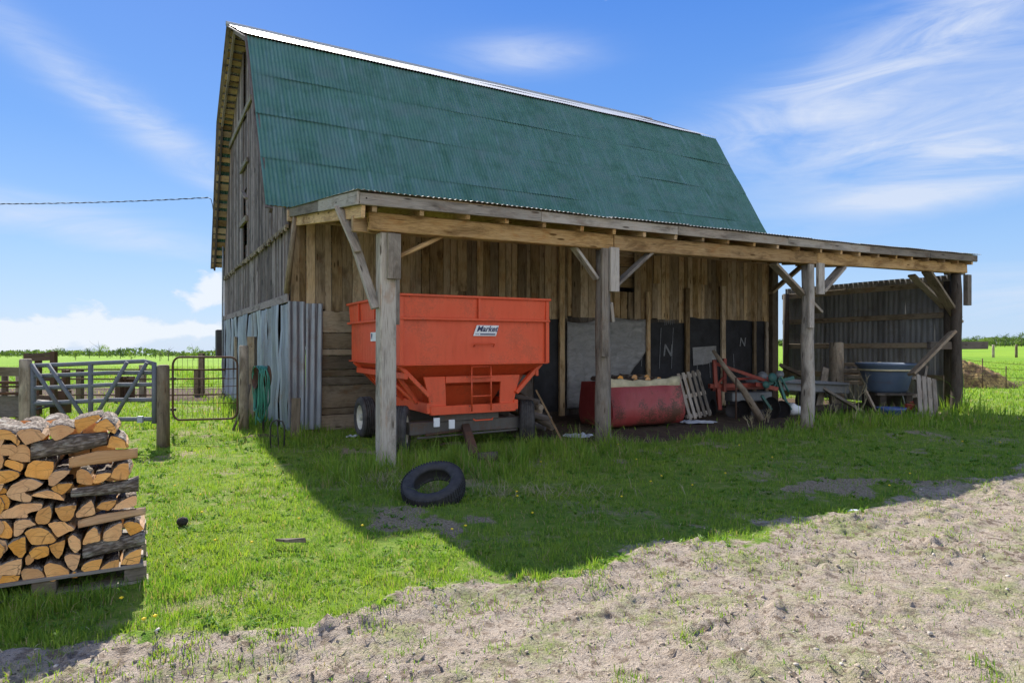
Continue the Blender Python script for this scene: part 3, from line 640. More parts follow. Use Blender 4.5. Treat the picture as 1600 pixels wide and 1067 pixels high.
brace(ONS(1280, 488, -3.95), ONS(1208, 412, -3.95), .06, .17, W_plank); brace(ONS(1282, 456, -4.04), ONS(1315, 418, -4.04), .06, .2)
brace(ONS(1204, 458, -1.6), ONS(1252, 416, -1.6), .06, .16, W_plank)
brace(ONS(1496, 497, -3.9), ONS(1448, 424, -4.0), .06, .22, W_plank); brace(ONS(1500, 503, -3.6), ONS(1424, 430, -3.5), .06, .18, W_plank)
brace(ONS(1505, 428, -3.9), ONS(1478, 428, -3.9), .05, .1, W_dark)
mb = MB(); mb.beam((BL+.0, -.03, 4.0), (14.55, -.03, 4.0), .06, .18); mb.build('ledger', W_plank, lean)
mb = MB(); mb.tube([(14.45, -.05, -.2), (14.45, -.05, 3.95)], .10, 10); mb.build('post', W_plank, lean)

# ------------------------------------------------------------------ corrugated windbreak at the lean-to's end
wb = thing('windbreak_wall', 'dull corrugated metal wall on wooden rails closing the lean-to end', 'wall', (14.7, -1.4, 0))
mb = MB(); a = .95; WU = 14.72
while a > -3.72:
    wd = min(.70, a+3.75); mb.corr((WU+.012*random.random(), a, .05), (.0, -wd-.03, 0), (.0, .0, 3.21+.02*random.random()), .14, .008, (1, 0, 0), 8, 4, None, .28, .03); a -= wd
mb.build('sheeting', M_wind, wb)
for z, a0, a1 in ((3.02, 1.0, -3.75), (2.25, .98, -3.8), (1.52, .98, -3.8), (.72, 1.0, -3.9)):
    mb = MB(); mb.beam((WU-.06, a0, z), (WU-.06, a1, z+.05), .06, .14, jit=.004); mb.build('rail', W_plank, wb, bevel=.005)
for s_ in (.8, -3.72): mb = MB(); mb.tube([(WU-.16, s_, -.2), (WU-.16, s_, 3.1)], .09, 10); mb.build('post', W_dark, wb)

# ------------------------------------------------------------------ grain wagon
wa = R(28.6); WGM = Matrix.Translation((-1.545, 9.0, 0)) @ Matrix.Rotation(wa, 4, 'Z')
wag = thing('grain_wagon', 'orange red hopper grain wagon parked under the lean-to', 'wagon', (1.2, 1.4, 0), WGM)
WD, WLn = 2.38, 2.75
def loft(rects, mi=0):
    """rects: (x0, x1, y0, y1, z)"""
    mb = MB(); rings = [mb.verts([(x0, y0, z), (x1, y0, z), (x1, y1, z), (x0, y1, z)]) for x0, x1, y0, y1, z in rects]
    for a, b in zip(rings, rings[1:]):
        for k in range(4): mb.face((a+k, a+(k+1) % 4, b+(k+1) % 4, b+k))
    return mb
mb = loft([(.02, WD-.02, .02, WLn-.02, 1.30), (.02, WD-.02, .02, WLn-.02, 1.955)]); b_ = mb.build('body', M_red, wag); b_.modifiers.new('t', 'SOLIDIFY').thickness = .02
mb = loft([(.0, WD, .0, WLn, 1.955), (-.02, WD+.02, -.02, WLn+.02, 2.285)]); b_ = mb.build('side_extension', M_red, wag); b_.modifiers.new('t', 'SOLIDIFY').thickness = .02
mb = loft([(.62, WD-.62, .75, WLn-.75, .62), (.50, WD-.50, .55, WLn-.55, .95), (.02, WD-.02, .02, WLn-.02, 1.30)]); b_ = mb.build('hopper', M_red, wag); b_.modifiers.new('t', 'SOLIDIFY').thickness = .02
mb = MB(); e = .03
for z, o in ((1.955, .022), (2.285, .034), (1.30, .0)):
    h = .035 if z != 1.30 else .02
    mb.box((-o-e/2, -o-e, z-h/2), (WD+o+e/2, -o, z+h/2)); mb.box((-o-e/2, WLn+o, z-h/2), (WD+o+e/2, WLn+o+e, z+h/2)); mb.box((-o-e, -o, z-h/2), (-o, WLn+o, z+h/2)); mb.box((WD+o, -o, z-h/2), (WD+o+e, WLn+o, z+h/2))
for x in (WD*.5,): mb.box((x-.02, -.055, 1.97), (x+.02, -.022, 2.27))
for y in (WLn*.42, WLn*.75): mb.box((-.055, y-.02, 1.97), (-.022, y+.02, 2.27))
for x in (0., WD): mb.box((x-.03, -.035, 1.30), (x+.03, -.004, 2.27))
mb.build('rim', M_red, wag, bevel=.006)
# frame under the hopper
mb = MB(); cx = WD/2
fr = lambda x, z, y=.18: (cx+x, y, z)
for sg in (-1, 1):
    for y in (.16, WLn-.2):
        mb.prism([fr(sg*.80, 1.12, y), fr(sg*.46, 1.12, y), fr(sg*.44, .58, y), fr(sg*.66, .58, y)], (0, .04, 0))
        mb.beam(fr(sg*1.17, 1.29, y), fr(sg*.72, .84, y), .06, .09, (0, 1, 0))
    mb.beam((cx+sg*.72, .14, .66), (cx+sg*.72, WLn-.14, .66), .07, .15); mb.beam((cx+sg*1.08, .1, 1.14), (cx+sg*1.08, WLn-.1, 1.14), .05, .09)
    for y0, z0, y1, z1 in ((.55, .72, .55, 1.12), (.58, .72, 1.15, 1.12), (1.2, .72, 1.2, 1.12), (1.85, .72, 1.35, 1.12), (2.0, .72, 2.0, 1.12)):
        mb.beam((cx+sg*.76, y0, z0), (cx+sg*1.05, y1, z1), .05, .06, (1, 0, 0))
for y in (.14, WLn-.2): mb.box((cx-.70, y-.02, .56), (cx+.70, y+.06, .69)); mb.box((cx-.46, y, 1.02), (cx+.46, y+.05, 1.12))
mb.build('frame', M_red, wag, bevel=.006)
mb = MB()
for y in (.42, WLn-.55): mb.box((cx-.95, y-.09, .26), (cx+.95, y+.09, .44)); 
mb.box((cx-.12, .45, .40), (cx+.12, WLn-.4, .55)); mb.beam((cx-.85, .30, .22), (cx+.85, .33, .24), .03, .03); mb.box((cx-.5, .3, .44), (cx+.5, .52, .56)); mb.build('axle', M_axle, wag, bevel=.008)
mb = MB(); mb.beam((cx-.05, .35, .34), (cx-.35, -.62, .06), .12, .10); mb.beam((cx+.02, .33, .3), (cx-.75, .22, .27), .035, .035); mb.build('tongue', M_rust, wag, bevel=.008)
def wheel(c, yaw=0., name='wheel'):
    Mw = Matrix.Translation(c) @ Matrix.Rotation(yaw, 4, 'Z') @ Matrix.Rotation(R(90), 4, 'Y')
    mb = MB(); prof = [(.205, -.085), (.24, -.115), (.30, -.12), (.338, -.10), (.350, -.075)]
    for k in (-.05, -.02, .02, .05): prof += [(.352, k-.012), (.340, k-.006), (.340, k+.006), (.352, k+.012)]
    prof += [(.350, .075), (.338, .10), (.30, .12), (.24, .115), (.205, .085)]
    mb.lathe(prof, Mw, 40); ty = mb.build('wheel', M_tyre_d, wag)
    mb = MB(); mb.lathe([(.207, -.095), (.195, -.085), (.19, -.03), (.12, .0), (.05, .01), (.045, .06), (.0, .06)], Mw, 24); mb.lathe([(.207, .095), (.195, .085), (.19, .03), (.12, .015), (.001, .015)], Mw, 24); mb.lathe([(.055, -.10), (.055, .0), (.0, -.0)], Mw, 12); mb.lathe([(.0, -.10), (.055, -.10)], Mw, 12)
    mb.build('wheel_rim', M_rim, ty)
for x, y, yw in ((cx-1.06, .42, R(-27)), (cx+1.06, .42, R(-27)), (cx-1.06, WLn-.50, 0), (cx+1.06, WLn-.50, 0)): wheel((x, y, .348), yw)
mb = MB()
lx = cx+.08
for x in (lx-.16, lx+.16): mb.tube([(x, -.05, 1.60), (x, -.05, 1.58)], .011, 6); mb.tube([(x, .06, 1.27), (x, .05, .60)], .012, 6)
mb.tube([(lx-.16, -.02, 1.56), (lx-.16, -.06, 1.60), (lx+.16, -.06, 1.60), (lx+.16, -.02, 1.56)], .011, 6)
for z in (1.26, 1.10, .82): mb.tube([(lx-.16, .055, z), (lx+.16, .055, z)], .012, 6)
mb.tube([(lx-.16, .0, .49), (lx-.14, -.02, .47), (lx+.14, -.02, .47), (lx+.16, .0, .49)], .011, 6)
mb.build('ladder', M_red, wag)
# decals
mb = MB(); dcx, dz = cx+.13, 1.80
pts = [(dcx-.215, -.004, dz-.085), (dcx+.165, -.004, dz-.085), (dcx+.215, -.004, dz+.075), (dcx-.155, -.004, dz+.075)]
mb.prism(pts, (0, .008, 0)); dec = mb.build('decal', M_white, wag, bevel=.004)
o0 = Vector(wag['_o']); tm = text_mesh('lettering', 'Market', .118, M_ink, dec, Matrix.Translation(Vector((dcx+.01, -.0065, dz+.018))-o0) @ RX, .38, .001, .003)
mb = MB(); mb.box((dcx-.10, -.007, dz-.068), (dcx+.15, -.0035, dz-.048)); mb.box((dcx-.18, -.007, dz-.062), (dcx-.12, -.0035, dz-.054)); mb.build('decal_stripe', M_ink, dec)
mb = MB(); mb.box((-.004, .30, 1.64), (.022, .78, 1.78)); mb.v = [v+Vector((0, .7, 0)) for v in mb.v]; d2 = mb.build('decal', M_white, wag); d2['label'] = 'white decal with blue print on the wagon side'
text_mesh('lettering', 'B', .12, M_ink, d2, Matrix.Translation(Vector((-.0065, 1.42, 1.71))-o0) @ Matrix.Rotation(R(-90), 4, 'Z') @ RX, .2, .001, .006)
mb = MB(); mb.box((cx-.68, .05, .40), (cx-.59, .08, .53)); mb.box((cx-.44, .06, .36), (cx-.35, .09, .49)); mb.build('reflector_plate', M_white, wag, bevel=.004)

# loose tyre in the grass
tc = AT(677, 760, 6.62); nt = Vector((-.12, -.46, .88)).normalized()
Mt = Matrix.Translation(tc) @ nt.to_track_quat('Z', 'Y').to_matrix().to_4x4()
mb = MB(); prof = [(.185, -.06), (.20, -.085), (.25, -.10), (.29, -.092), (.315, -.07), (.322, -.03), (.322, .03), (.315, .07), (.29, .092), (.25, .10), (.20, .085), (.185, .06), (.20, .05), (.27, .07), (.285, 0), (.27, -.07), (.20, -.05)]
mb.lathe(prof, Mt, 48, closed=True)
for k in range(64):
    a = 2*math.pi*k/64
    for sgn in (-1, 1):
        p = lambda da, rr, h: Mt @ Vector((rr*math.cos(a+da), rr*math.sin(a+da), h))
        b = mb.verts([p(-.03, .32, sgn*.012), p(.02, .32, sgn*.012), p(.045, .308, sgn*.082), p(-.005, .308, sgn*.082), p(-.03, .333, sgn*.012), p(.02, .333, sgn*.012), p(.045, .322, sgn*.082), p(-.005, .322, sgn*.082)])
        for f in ((4, 5, 6, 7), (0, 1, 5, 4), (1, 2, 6, 5), (2, 3, 7, 6), (3, 0, 4, 7)): mb.face([b+i for i in f])
tag(mb.build('loose_tyre', M_tyre, None, tc, WM), 'loose black tyre lying tilted in the grass by the first lean-to post', 'tyre')

# ------------------------------------------------------------------ firewood stack on its pallet
A_ = lambda x, y: (x*.1687, 620+y*.1687)
B_ = lambda x, y: (x*.1687, 780+y*.1687)
PS = -7.02
logs = [  # (row, kind, crop, outline)
 (1,'e','A',[(0,300),(70,305),(140,350),(185,410),(165,450),(110,400),(40,390),(0,390)]),(1,'e','A',[(155,330),(200,300),(290,290),(370,310),(430,365),(400,390),(240,440)]),
 (1,'e','A',[(455,285),(530,260),(600,260),(690,290),(670,330),(520,405),(470,350)]),(1,'e','A',[(690,215),(750,200),(905,165),(925,185),(915,215),(800,290),(720,340),(695,270)]),
 (1,'e','A',[(860,310),(895,250),(985,200),(1040,250),(1075,310),(1060,340),(990,310),(900,325)]),(2,'e','A',[(1000,440),(1030,360),(1090,375),(1150,400),(1195,460),(1150,475),(1000,470)]),
 (2,'c','A',[(285,430),(700,345),(975,330),(990,450),(700,520),(300,585)]),(2,'e','A',[(0,450),(60,440),(140,445),(160,500),(110,540),(0,525)]),(2,'e','A',[(170,445),(230,445),(280,500),(275,600),(200,600),(75,565)]),
 (3,'e','A',[(40,600),(80,585),(210,625),(180,695),(40,640)]),(3,'e','A',[(0,690),(80,680),(170,700),(175,735),(80,790),(0,815)]),(3,'s','A',[(635,570),(900,505),(1270,480),(1275,570),(900,630),(650,665)]),
 (3,'e','A',[(230,700),(260,630),(320,590),(495,605),(480,700),(445,765),(240,740)]),(4,'e','A',[(455,740),(500,690),(570,675),(650,680),(600,740),(500,815),(455,810)]),(4,'e','A',[(470,850),(540,805),(665,800),(650,840),(575,905)]),
 (4,'e','A',[(710,690),(760,670),(820,700),(855,760),(850,820),(710,800)]),(4,'e','A',[(865,790),(900,720),(1020,700),(1025,720),(960,775),(890,800)]),(4,'e','A',[(1025,740),(1060,660),(1110,620),(1190,610),(1190,740),(1170,765),(1080,755)]),
 (5,'c','A',[(655,860),(860,830),(1190,770),(1280,730),(1285,880),(900,920),(680,935)]),(4,'e','A',[(60,890),(110,820),(200,770),(290,755),(400,800),(330,850),(230,880),(290,920),(280,970),(120,950)]),
 (5,'e','A',[(290,910),(400,870),(480,870),(560,910),(590,960),(480,940),(380,930)]),(5,'e','A',[(0,930),(40,910),(80,960),(70,1040),(0,1060)]),(4,'e','A',[(0,835),(40,850),(50,890),(0,905)]),
 (5,'e','B',[(20,160),(60,100),(190,45),(385,40),(370,100),(250,130),(240,175)]),(5,'e','B',[(325,190),(350,110),(460,60),(475,160),(440,225),(350,230)]),(6,'e','B',[(510,80),(600,60),(705,55),(690,130),(650,190),(570,195),(530,130)]),
 (6,'e','B',[(705,130),(760,70),(850,10),(885,130),(790,160),(710,165)]),(6,'e','B',[(895,80),(940,30),(1075,10),(1060,60),(1000,110)]),(6,'e','B',[(1055,95),(1080,50),(1150,0),(1260,-35),(1265,50),(1200,75)]),
 (7,'s','B',[(720,205),(900,150),(1340,85),(1350,150),(900,240),(740,275)]),(6,'e','B',[(0,230),(45,200),(120,300),(75,370),(0,300)]),(6,'e','B',[(130,215),(200,185),(280,190),(335,230),(250,260),(200,320),(135,340)]),
 (7,'e','B',[(230,310),(290,270),(370,260),(450,290),(520,380),(450,410),(300,415)]),(7,'e','B',[(445,230),(500,210),(600,215),(690,280),(640,300),(540,350),(490,300)]),(8,'e','B',[(630,360),(680,325),(740,370),(745,450),(700,495),(655,450)]),
 (8,'e','B',[(765,410),(800,310),(880,255),(910,290),(930,375),(850,400)]),(8,'e','B',[(960,380),(970,300),(1050,240),(1130,210),(1125,320),(1080,375)]),(8,'e','B',[(1145,230),(1200,210),(1270,215),(1335,275),(1210,335)]),
 (9,'c','B',[(765,425),(1000,370),(1340,300),(1345,430),(1000,510),(770,560)]),(7,'e','B',[(0,370),(40,390),(60,480),(20,590),(0,570)]),(8,'e','B',[(75,420),(150,370),(240,345),(240,480),(200,535),(140,500)]),
 (8,'e','B',[(270,490),(330,440),(440,430),(455,510),(350,550),(290,530)]),(9,'e','B',[(450,440),(520,410),(600,380),(580,480),(545,555),(490,520)]),(9,'e','B',[(230,555),(260,515),(320,550),(280,600),(240,605)]),
 (9,'e','B',[(595,530),(650,500),(745,510),(725,600),(690,655),(630,620)]),(10,'e','B',[(750,640),(800,580),(945,545),(920,640),(850,690),(780,665)]),(10,'e','B',[(935,640),(980,590),(1100,550),(1095,625),(1000,650)]),
 (10,'e','B',[(1115,600),(1160,530),(1230,480),(1310,455),(1290,590),(1200,605)]),(9,'e','B',[(0,660),(70,580),(205,545),(185,685),(90,700)]),(10,'e','B',[(0,700),(90,705),(185,710),(150,760),(0,785)]),
 (10,'e','B',[(195,670),(240,640),(320,640),(390,670),(420,740),(330,755),(220,780)]),(10,'e','B',[(410,610),(470,585),(560,600),(620,640),(645,690),(560,700),(500,755),(440,740)]),(10,'e','B',[(655,690),(690,660),(720,690),(715,720),(660,715)])]
ORD = ['', 'first', 'second', 'third', 'fourth', 'fifth', 'sixth', 'seventh', 'eighth', 'ninth', 'tenth', 'eleventh']
def roundpoly(P, rough=.0025):
    out = []; n = len(P)
    for i in range(n):
        a, b, c, d = P[i-1], P[i], P[(i+1) % n], P[(i+2) % n]
        for t_ in (0, .34, .67):
            q = .5*((2*b)+(c-a)*t_+(2*a-5*b+4*c-d)*t_*t_+(3*b-a-3*c+d)*t_**3); q = q*.5+(b+(c-b)*t_)*.5
            out.append(q+Vector((random.uniform(-rough, rough), 0, random.uniform(-rough, rough))))
    return out
def make_log(P, depth, label, s0, slant=.0):
    mb = MB(); n = len(P); c = sum(P, Vector())/n; mis = []
    for i in range(n):
        m_ = (P[i]+P[(i+1) % n])/2-c; mis.append(1 if m_.z > .25*abs(m_.x)-.004 else 2)
    nseg = 4; r = random.random(); rings = []
    sx, sz = random.uniform(-.03, .03), random.uniform(-.012, .012)
    for k in range(nseg+1):
        f = k/nseg; gsc = 1+.06*math.sin(f*3.1)*random.random()
        rings.append(mb.verts([c+(p-c)*gsc+Vector((sx*f+(random.uniform(-.004, .004) if 0 < k < nseg else 0), depth*f, sz*f+(random.uniform(-.004, .004) if 0 < k < nseg else 0))) for p in P]))
    uvp = [((p-c).x+r*9, (p-c).z+r*5) for p in P]
    mb.face([rings[0]+i for i in range(n)], uvp, r, 0); mb.face([rings[-1]+i for i in reversed(range(n))], uvp[::-1], r, 0)
    for k in range(nseg):
        q = r*7
        for i in range(n):
            j = (i+1) % n; e = (P[j]-P[i]).length; l0, l1 = depth*k/nseg+r*9, depth*(k+1)/nseg+r*9
            mb.face((rings[k]+i, rings[k+1]+i, rings[k+1]+j, rings[k]+j), [(l0, q), (l1, q), (l1, q+e), (l0, q+e)], r, mis[i], mis[i] == 1); q += e
    o = mb.build('firewood_log', [M_cut, M_bark, W_light], None, c)
    return tag(o, label, 'log', 'split logs in the firewood stack')
def make_cross(P, label, face_mi):
    """a log lying lengthwise along the face: half-round section, bark or split side outward"""
    mb = MB(); top0 = P[0]; nP = len(P); xs_ = sorted(P, key=lambda p: p.x); x0, x1 = xs_[0].x, xs_[-1].x
    up = [P[0], P[1], P[2]] if nP == 6 else [P[0], P[1], P[2], P[3]]; lo = [P[5], P[4], P[3]] if nP == 6 else [P[6], P[5], P[4]]
    def lerp(L, x):
        for a, b in zip(L, L[1:]):
            if x <= b.x: break
        t_ = (x-a.x)/max(1e-6, b.x-a.x); return a.z+(b.z-a.z)*min(1, max(0, t_))
    rings = []; r = random.random(); nseg = 10; m_ = 12
    for k in range(nseg+1):
        x = x0+(x1-x0)*k/nseg; zu, zl = lerp(up, x), lerp(lo, x); h = (zu-zl); ring = []
        for i in range(m_):
            a = 2*math.pi*i/m_; bul = 1+random.uniform(-.05, .05)
            if face_mi == 1: y = -.035*math.cos(a)*bul if math.cos(a) > 0 else -.06*math.cos(a)
            else: y = -.012*math.cos(a) if math.cos(a) > 0 else -.07*math.cos(a)
            ring.append((x, PS+.03+y, (zu+zl)/2+math.copysign(abs(math.sin(a))**.7, math.sin(a))*h/2*bul))
        rings.append(mb.verts(ring))
    for k in range(nseg):
        for i in range(m_):
            j = (i+1) % m_; l0, l1 = (x1-x0)*k/nseg+r*9, (x1-x0)*(k+1)/nseg+r*9; q = r*7+i*.03
            front_ = math.cos(2*math.pi*(i+.5)/m_) > 0
            mb.face((rings[k]+i, rings[k]+j, rings[k+1]+j, rings[k+1]+i), [(l0, q), (l0, q+.03), (l1, q+.03), (l1, q)], r, face_mi if front_ else 1, True)
    mb.face([rings[0]+i for i in reversed(range(m_))], None, r, 0); mb.face([rings[-1]+i for i in range(m_)], None, r, 0)
    c = Vector(((x0+x1)/2, PS+.03, P[0].z)); o = mb.build('firewood_log', [M_cut, M_bark, W_light], None, c); return tag(o, label, 'log', 'split logs in the firewood stack')
ent = []
for row, kind, cr, pl in logs:
    P = [ONS(*(A_ if cr == 'A' else B_)(*p), PS) for p in pl]; c = sum(P, Vector())/len(P); ent.append((row, kind, P, c))
for row in range(1, 11):
    rw = sorted([e for e in ent if e[0] == row and e[1] == 'e'], key=lambda e: -e[3].x)
    for i, (r_, kd, P, c) in enumerate(rw):
        wx = max(p.x for p in P)-min(p.x for p in P); wz = max(p.z for p in P)-min(p.z for p in P)
        shp = 'broad half-round' if wx > 1.45*wz else ('tall narrow' if wz > wx*1.1 else ('small chunky' if wx < .06 else 'wedge-shaped'))
        if min(p.x for p in P) <= ONS(4, 800, PS).x: P = [Vector((p.x-(.06 if p.x <= ONS(4, 800, PS).x else 0), p.y, p.z)) for p in P]
        place = f'{ORD[i+1]} from the right'
        rowname = {1: 'top row', 10: 'bottom row'}.get(row, f'{ORD[row]} row down')
        off = random.uniform(-.02, .02)
        P2 = [p+Vector((0, off, 0)) for p in roundpoly(P)]
        make_log(P2, random.uniform(.38, .44), f'{shp} log end, {place}, {rowname} of the woodpile', PS)
names = {2: ('bark covered log laid lengthwise just under the top row of the woodpile', 1), 3: ('pale smooth split log laid lengthwise near the top of the woodpile', 2), 5: ('grey bark log laid lengthwise halfway up the woodpile right side', 1), 7: ('log with a split orange upper face laid lengthwise, lower woodpile', 2), 9: ('lowest lengthwise grey bark log in the woodpile', 1)}
for r_, kd, P, c in ent:
    if kd != 'e': make_cross(P, *names[r_])
# rows behind the face, half rounds laid the same way
for row_s, nm in ((PS+.47, 'second'), (PS+.92, 'rear')):
    for iz in range(7):
        x = -3.45 + .05*(iz % 2); 
        while x < -2.47-.022*iz:
            wd = random.uniform(.13, .2); zc = .195+iz*.128; h = .128
            P = [Vector((x+wd*.5+wd*.48*math.cos(a), row_s, zc+(h*.56*math.sin(a) if math.sin(a) > 0 else h*.44*math.sin(a)))) for a in np.linspace(0, 2*math.pi, 9)[:-1]]
            make_log(roundpoly(P, .004), .42, f'bark covered log hidden in the {nm} tier behind the woodpile face', row_s); x += wd
# left part of the stack that leaves the frame
for iz in range(7):
    x = -3.46
    while x < -3.14:
        P = [Vector((x+.075+.072*math.cos(a), PS, .20+iz*.135+.066*math.sin(a))) for a in np.linspace(0, 2*math.pi, 9)[:-1]]; make_log(roundpoly(P, .004), .42, 'split log at the far left end of the woodpile', PS); x += .15
pal = thing('pallet', 'grey wooden pallet carrying the split firewood', 'pallet', (-2.8, PS+.5, 0))
mb = MB()
for s_ in np.linspace(PS-.02, PS+1.3, 7): mb.box((-3.5, s_, .105), (-2.27, s_+.12, .128))
mb.build('deck', W_grey, pal, bevel=.003)
for x in (-3.48, -2.88, -2.38):
    for s_ in (PS, PS+.55, PS+1.2): mb = MB(); mb.box((x, s_, .015), (x+.13, s_+.13, .104)); mb.build('block', W_plank, pal, bevel=.004)
mb = MB()
for s_ in (PS+.004, PS+.55, PS+1.2): mb.box((-3.5, s_, -.01), (-2.24, s_+.12, .012))
mb.build('runner', W_grey, pal)

# ------------------------------------------------------------------ gate, posts and fences to the left
def post_thing(p, h, r, label, m=W_plank, name='fence_post', sq=False, group=None, lean_=(0, 0)):
    mb = MB(); p = Vector(p)
    if sq: mb.beam(p-Vector((0, 0, .15)), p+Vector((lean_[0], lean_[1], h)), 2*r, 2*r, (0, 1, 0), jit=.003)
    else: mb.tube([p-Vector((0, 0, .15)), p+Vector((lean_[0]*.3, lean_[1]*.3, h*.3)), p+Vector((lean_[0]*.7, lean_[1]*.7, h*.72)), p+Vector((lean_[0], lean_[1], h-.02)), p+Vector((lean_[0], lean_[1], h))], [r*1.06, r*1.02, r, r*.97, r*.8], 12)
    return tag(mb.build(name, m, None, p, WM), label, 'post', group)
p = G(255, 697); post_thing(p, 1.27, .093, 'weathered round gate post at the hinge end of the blue grey gate', W_plank)
pl_ = AT(40, 660, 9.9); pl_.z = 0; post_thing(pl_, 1.37, .085, 'weathered round gate post at the far left end of the blue grey gate', W_plank)
Yg = 10.0; gt = thing('farm_gate', 'blue grey tubular farm gate with five rails behind the woodpile', 'gate', AT(150, 655, Yg), WM)
a0, a1 = AT(51, 600, 9.9), AT(243, 600, 10.05)
def gp(px, z, dy=0.):
    f = (px-51)/(243-51); q = a0.lerp(a1, f); return Vector((q.x, q.y+dy, z))
zs_ = [1.31, 1.15, .965, .73, .43]
for k, z in enumerate(zs_):
    mb = MB(); sag = .02 if k == 0 else 0; mb.tube([gp(51, z-.045), gp(100, z-.03), gp(170, z), gp(225, z+sag), gp(243, z+(.0 if k else -.03))], .033, 10); mb.build('rail', M_gate, gt)
for px in (52, 141, 241): mb = MB(); mb.tube([gp(px, .36, -.0), gp(px, 1.30, -.0)], .037, 10); mb.build('upright', M_gate, gt)
for x0, z0, x1, z1 in ((54, 1.29, 111, .40), (79, 1.29, 139, .40), (202, 1.32, 150, .44), (233, 1.31, 178, .40)):
    mb = MB(); mb.beam(gp(x0, z0, -.055), gp(x1, z1, -.055), .05, .03, (0, 1, 0)) if False else mb.tube([gp(x0, z0, -.06), gp(x1, z1, -.06)], .030, 10); mb.build('diagonal', M_gate, gt)
mb = MB(); q = gp(222, .43, -.05); mb.box(q-Vector((.04, .02, .05)), q+Vector((.04, .02, .05))); mb.build('latch_plate', M_zinc, gt)
# wire mesh gate by the barn
Ym = 11.5; mg = thing('mesh_gate', 'rusty tube frame gate with wire mesh beside the barn corner', 'gate', AT(318, 660, Ym), WM)
def mp(px, py): return AT(px, py, Ym)
mb = MB(); cor = []
for cx_, cy_, a_ in ((360, 571, 0), (281, 571, 90), (281, 643, 180), (360, 641, 270)):
    for k in range(6):
        a = R(a_+k*18); cor.append(mp(cx_+11*math.cos(a), cy_-13*math.sin(a)))
mb.tube(cor+[cor[0], cor[1]], .019, 8, False); mb.build('frame', M_rust, mg)
mb = MB()
for i, y in enumerate((577, 592, 604, 617, 630)): mb.tube([mp(271, y), mp(318, y+.5), mp(371, y-1)], .006 if i else .012, 5)
for i in range(12): x = 277+i*8; mb.tube([mp(x, 560), mp(x+.6, 600), mp(x, 653)], .003, 4)
mb.build('mesh', M_rust, mg)
mb = MB()
for y in (592, 640): mb.box(mp(266, y+2), mp(274, y-2)+Vector((0, .03, 0)))
mb.build('hinge', M_iron, mg)
# posts, sticks, hose by the gable
p = G(381, 670); post_thing(p, 1.57, .085, 'grey wooden post standing in front of the sheet metal gable', W_plank)
p = G(394, 655); post_thing(p, 1.75, .075, 'thin grey post close against the sheet metal gable behind the hose', W_plank, sq=True)
for i, (x0, y0, x1, y1, r_, lb) in enumerate(((364, 672, 388, 606, .022, 'thin brown stick leaning against the grey post near the hose'), (372, 672, 391, 600, .026, 'pale leaning pole beside the grey post near the hose'))):
    p0 = G(x0, y0); p1 = AT(x1, y1, p0.y+.35); mb = MB(); mb.tube([p0, (p0+p1)/2+Vector((.02, 0, 0)), p1], r_, 7); tag(mb.build('leaning_pole', W_plank if i else W_dark, None, p0, WM), lb, 'pole')
Yh = 11.2
hb = thing('hose_holder', 'rusty wheel rim on an iron stake holding the garden hose', 'hose holder', G(410, 686), WM)
hc = AT(404, 589, Yh); hn = Vector((-.80, -.60, .0)).normalized(); Mh = Matrix.Translation(hc) @ hn.to_track_quat('Z', 'Y').to_matrix().to_4x4()
mb = MB(); mb.lathe([(.20, .07), (.19, .065), (.165, .02), (.165, -.12), (.19, -.16), (.20, -.165)], Mh, 28); mb.lathe([(.165, -.05), (.05, -.06), (.0, -.06)], Mh, 20); rb = mb.build('rim', M_rust, hb); rb.modifiers.new('t', 'SOLIDIFY').thickness = .008
mb = MB(); q = hc.copy(); mb.tube([q+Vector((.06, .06, -.15)), Vector((q.x+.07, q.y+.03, .0))], .02, 7); mb.build('stake', M_iron, hb)
mb = MB(); rr = random.Random(3)
ax1 = Vector((hn.y, -hn.x, 0)).normalized()
for k in range(17):
    off = -hn*rr.uniform(-.05, .13); wd = rr.uniform(.15, .23); ln = rr.uniform(.50, .92); pts = []; sh = rr.uniform(-.06, .06); r1 = .18+rr.random()*.015
    for i in range(36):
        a = 2*math.pi*i/36; x = math.cos(a); z = math.sin(a)
        pts.append(hc+off+ax1*(x*(r1 if z > 0 else r1+(wd-.15)*(-z)) + (sh*(-z) if z < 0 else 0)+rr.uniform(-.004, .004))+Vector((0, 0, r1*z if z > 0 else ln*z*(.9+.1*abs(x))))+hn*(.03*math.sin(a*2+k)))
    mb.tube(pts+[pts[0]], .0105, 6, False)
tag(mb.build('garden_hose', M_hose, None, hc, WM), 'coiled green garden hose hanging on a rusty rim', 'hose')
p0 = G(433, 701); mb = MB(); mb.tube([p0+Vector((-.10, 0, -.05)), p0+Vector((-.105, 0, .33)), p0+Vector((-.075, 0, .41)), p0+Vector((0, .01, .44)), p0+Vector((.075, .02, .41)), p0+Vector((.105, .02, .33)), p0+Vector((.10, .02, -.05))], .012, 8); mb.tube([p0+Vector((0, .01, .44)), p0+Vector((.02, .01, -.02))], .010, 6); tag(mb.build('iron_hoop', M_iron, None, p0, WM), 'dark iron hoop stuck in the grass at the barn corner', 'hoop')
p0 = G(461, 686); mb = MB(); mb.beam(p0-Vector((0, 0, .1)), p0+Vector((-.02, .12, .68)), .15, .03, (0, 1, 0)); tag(mb.build('board_stub', W_plank, None, p0, WM, bevel=.004), 'short upright board leaning at the sheet metal barn corner', 'board')
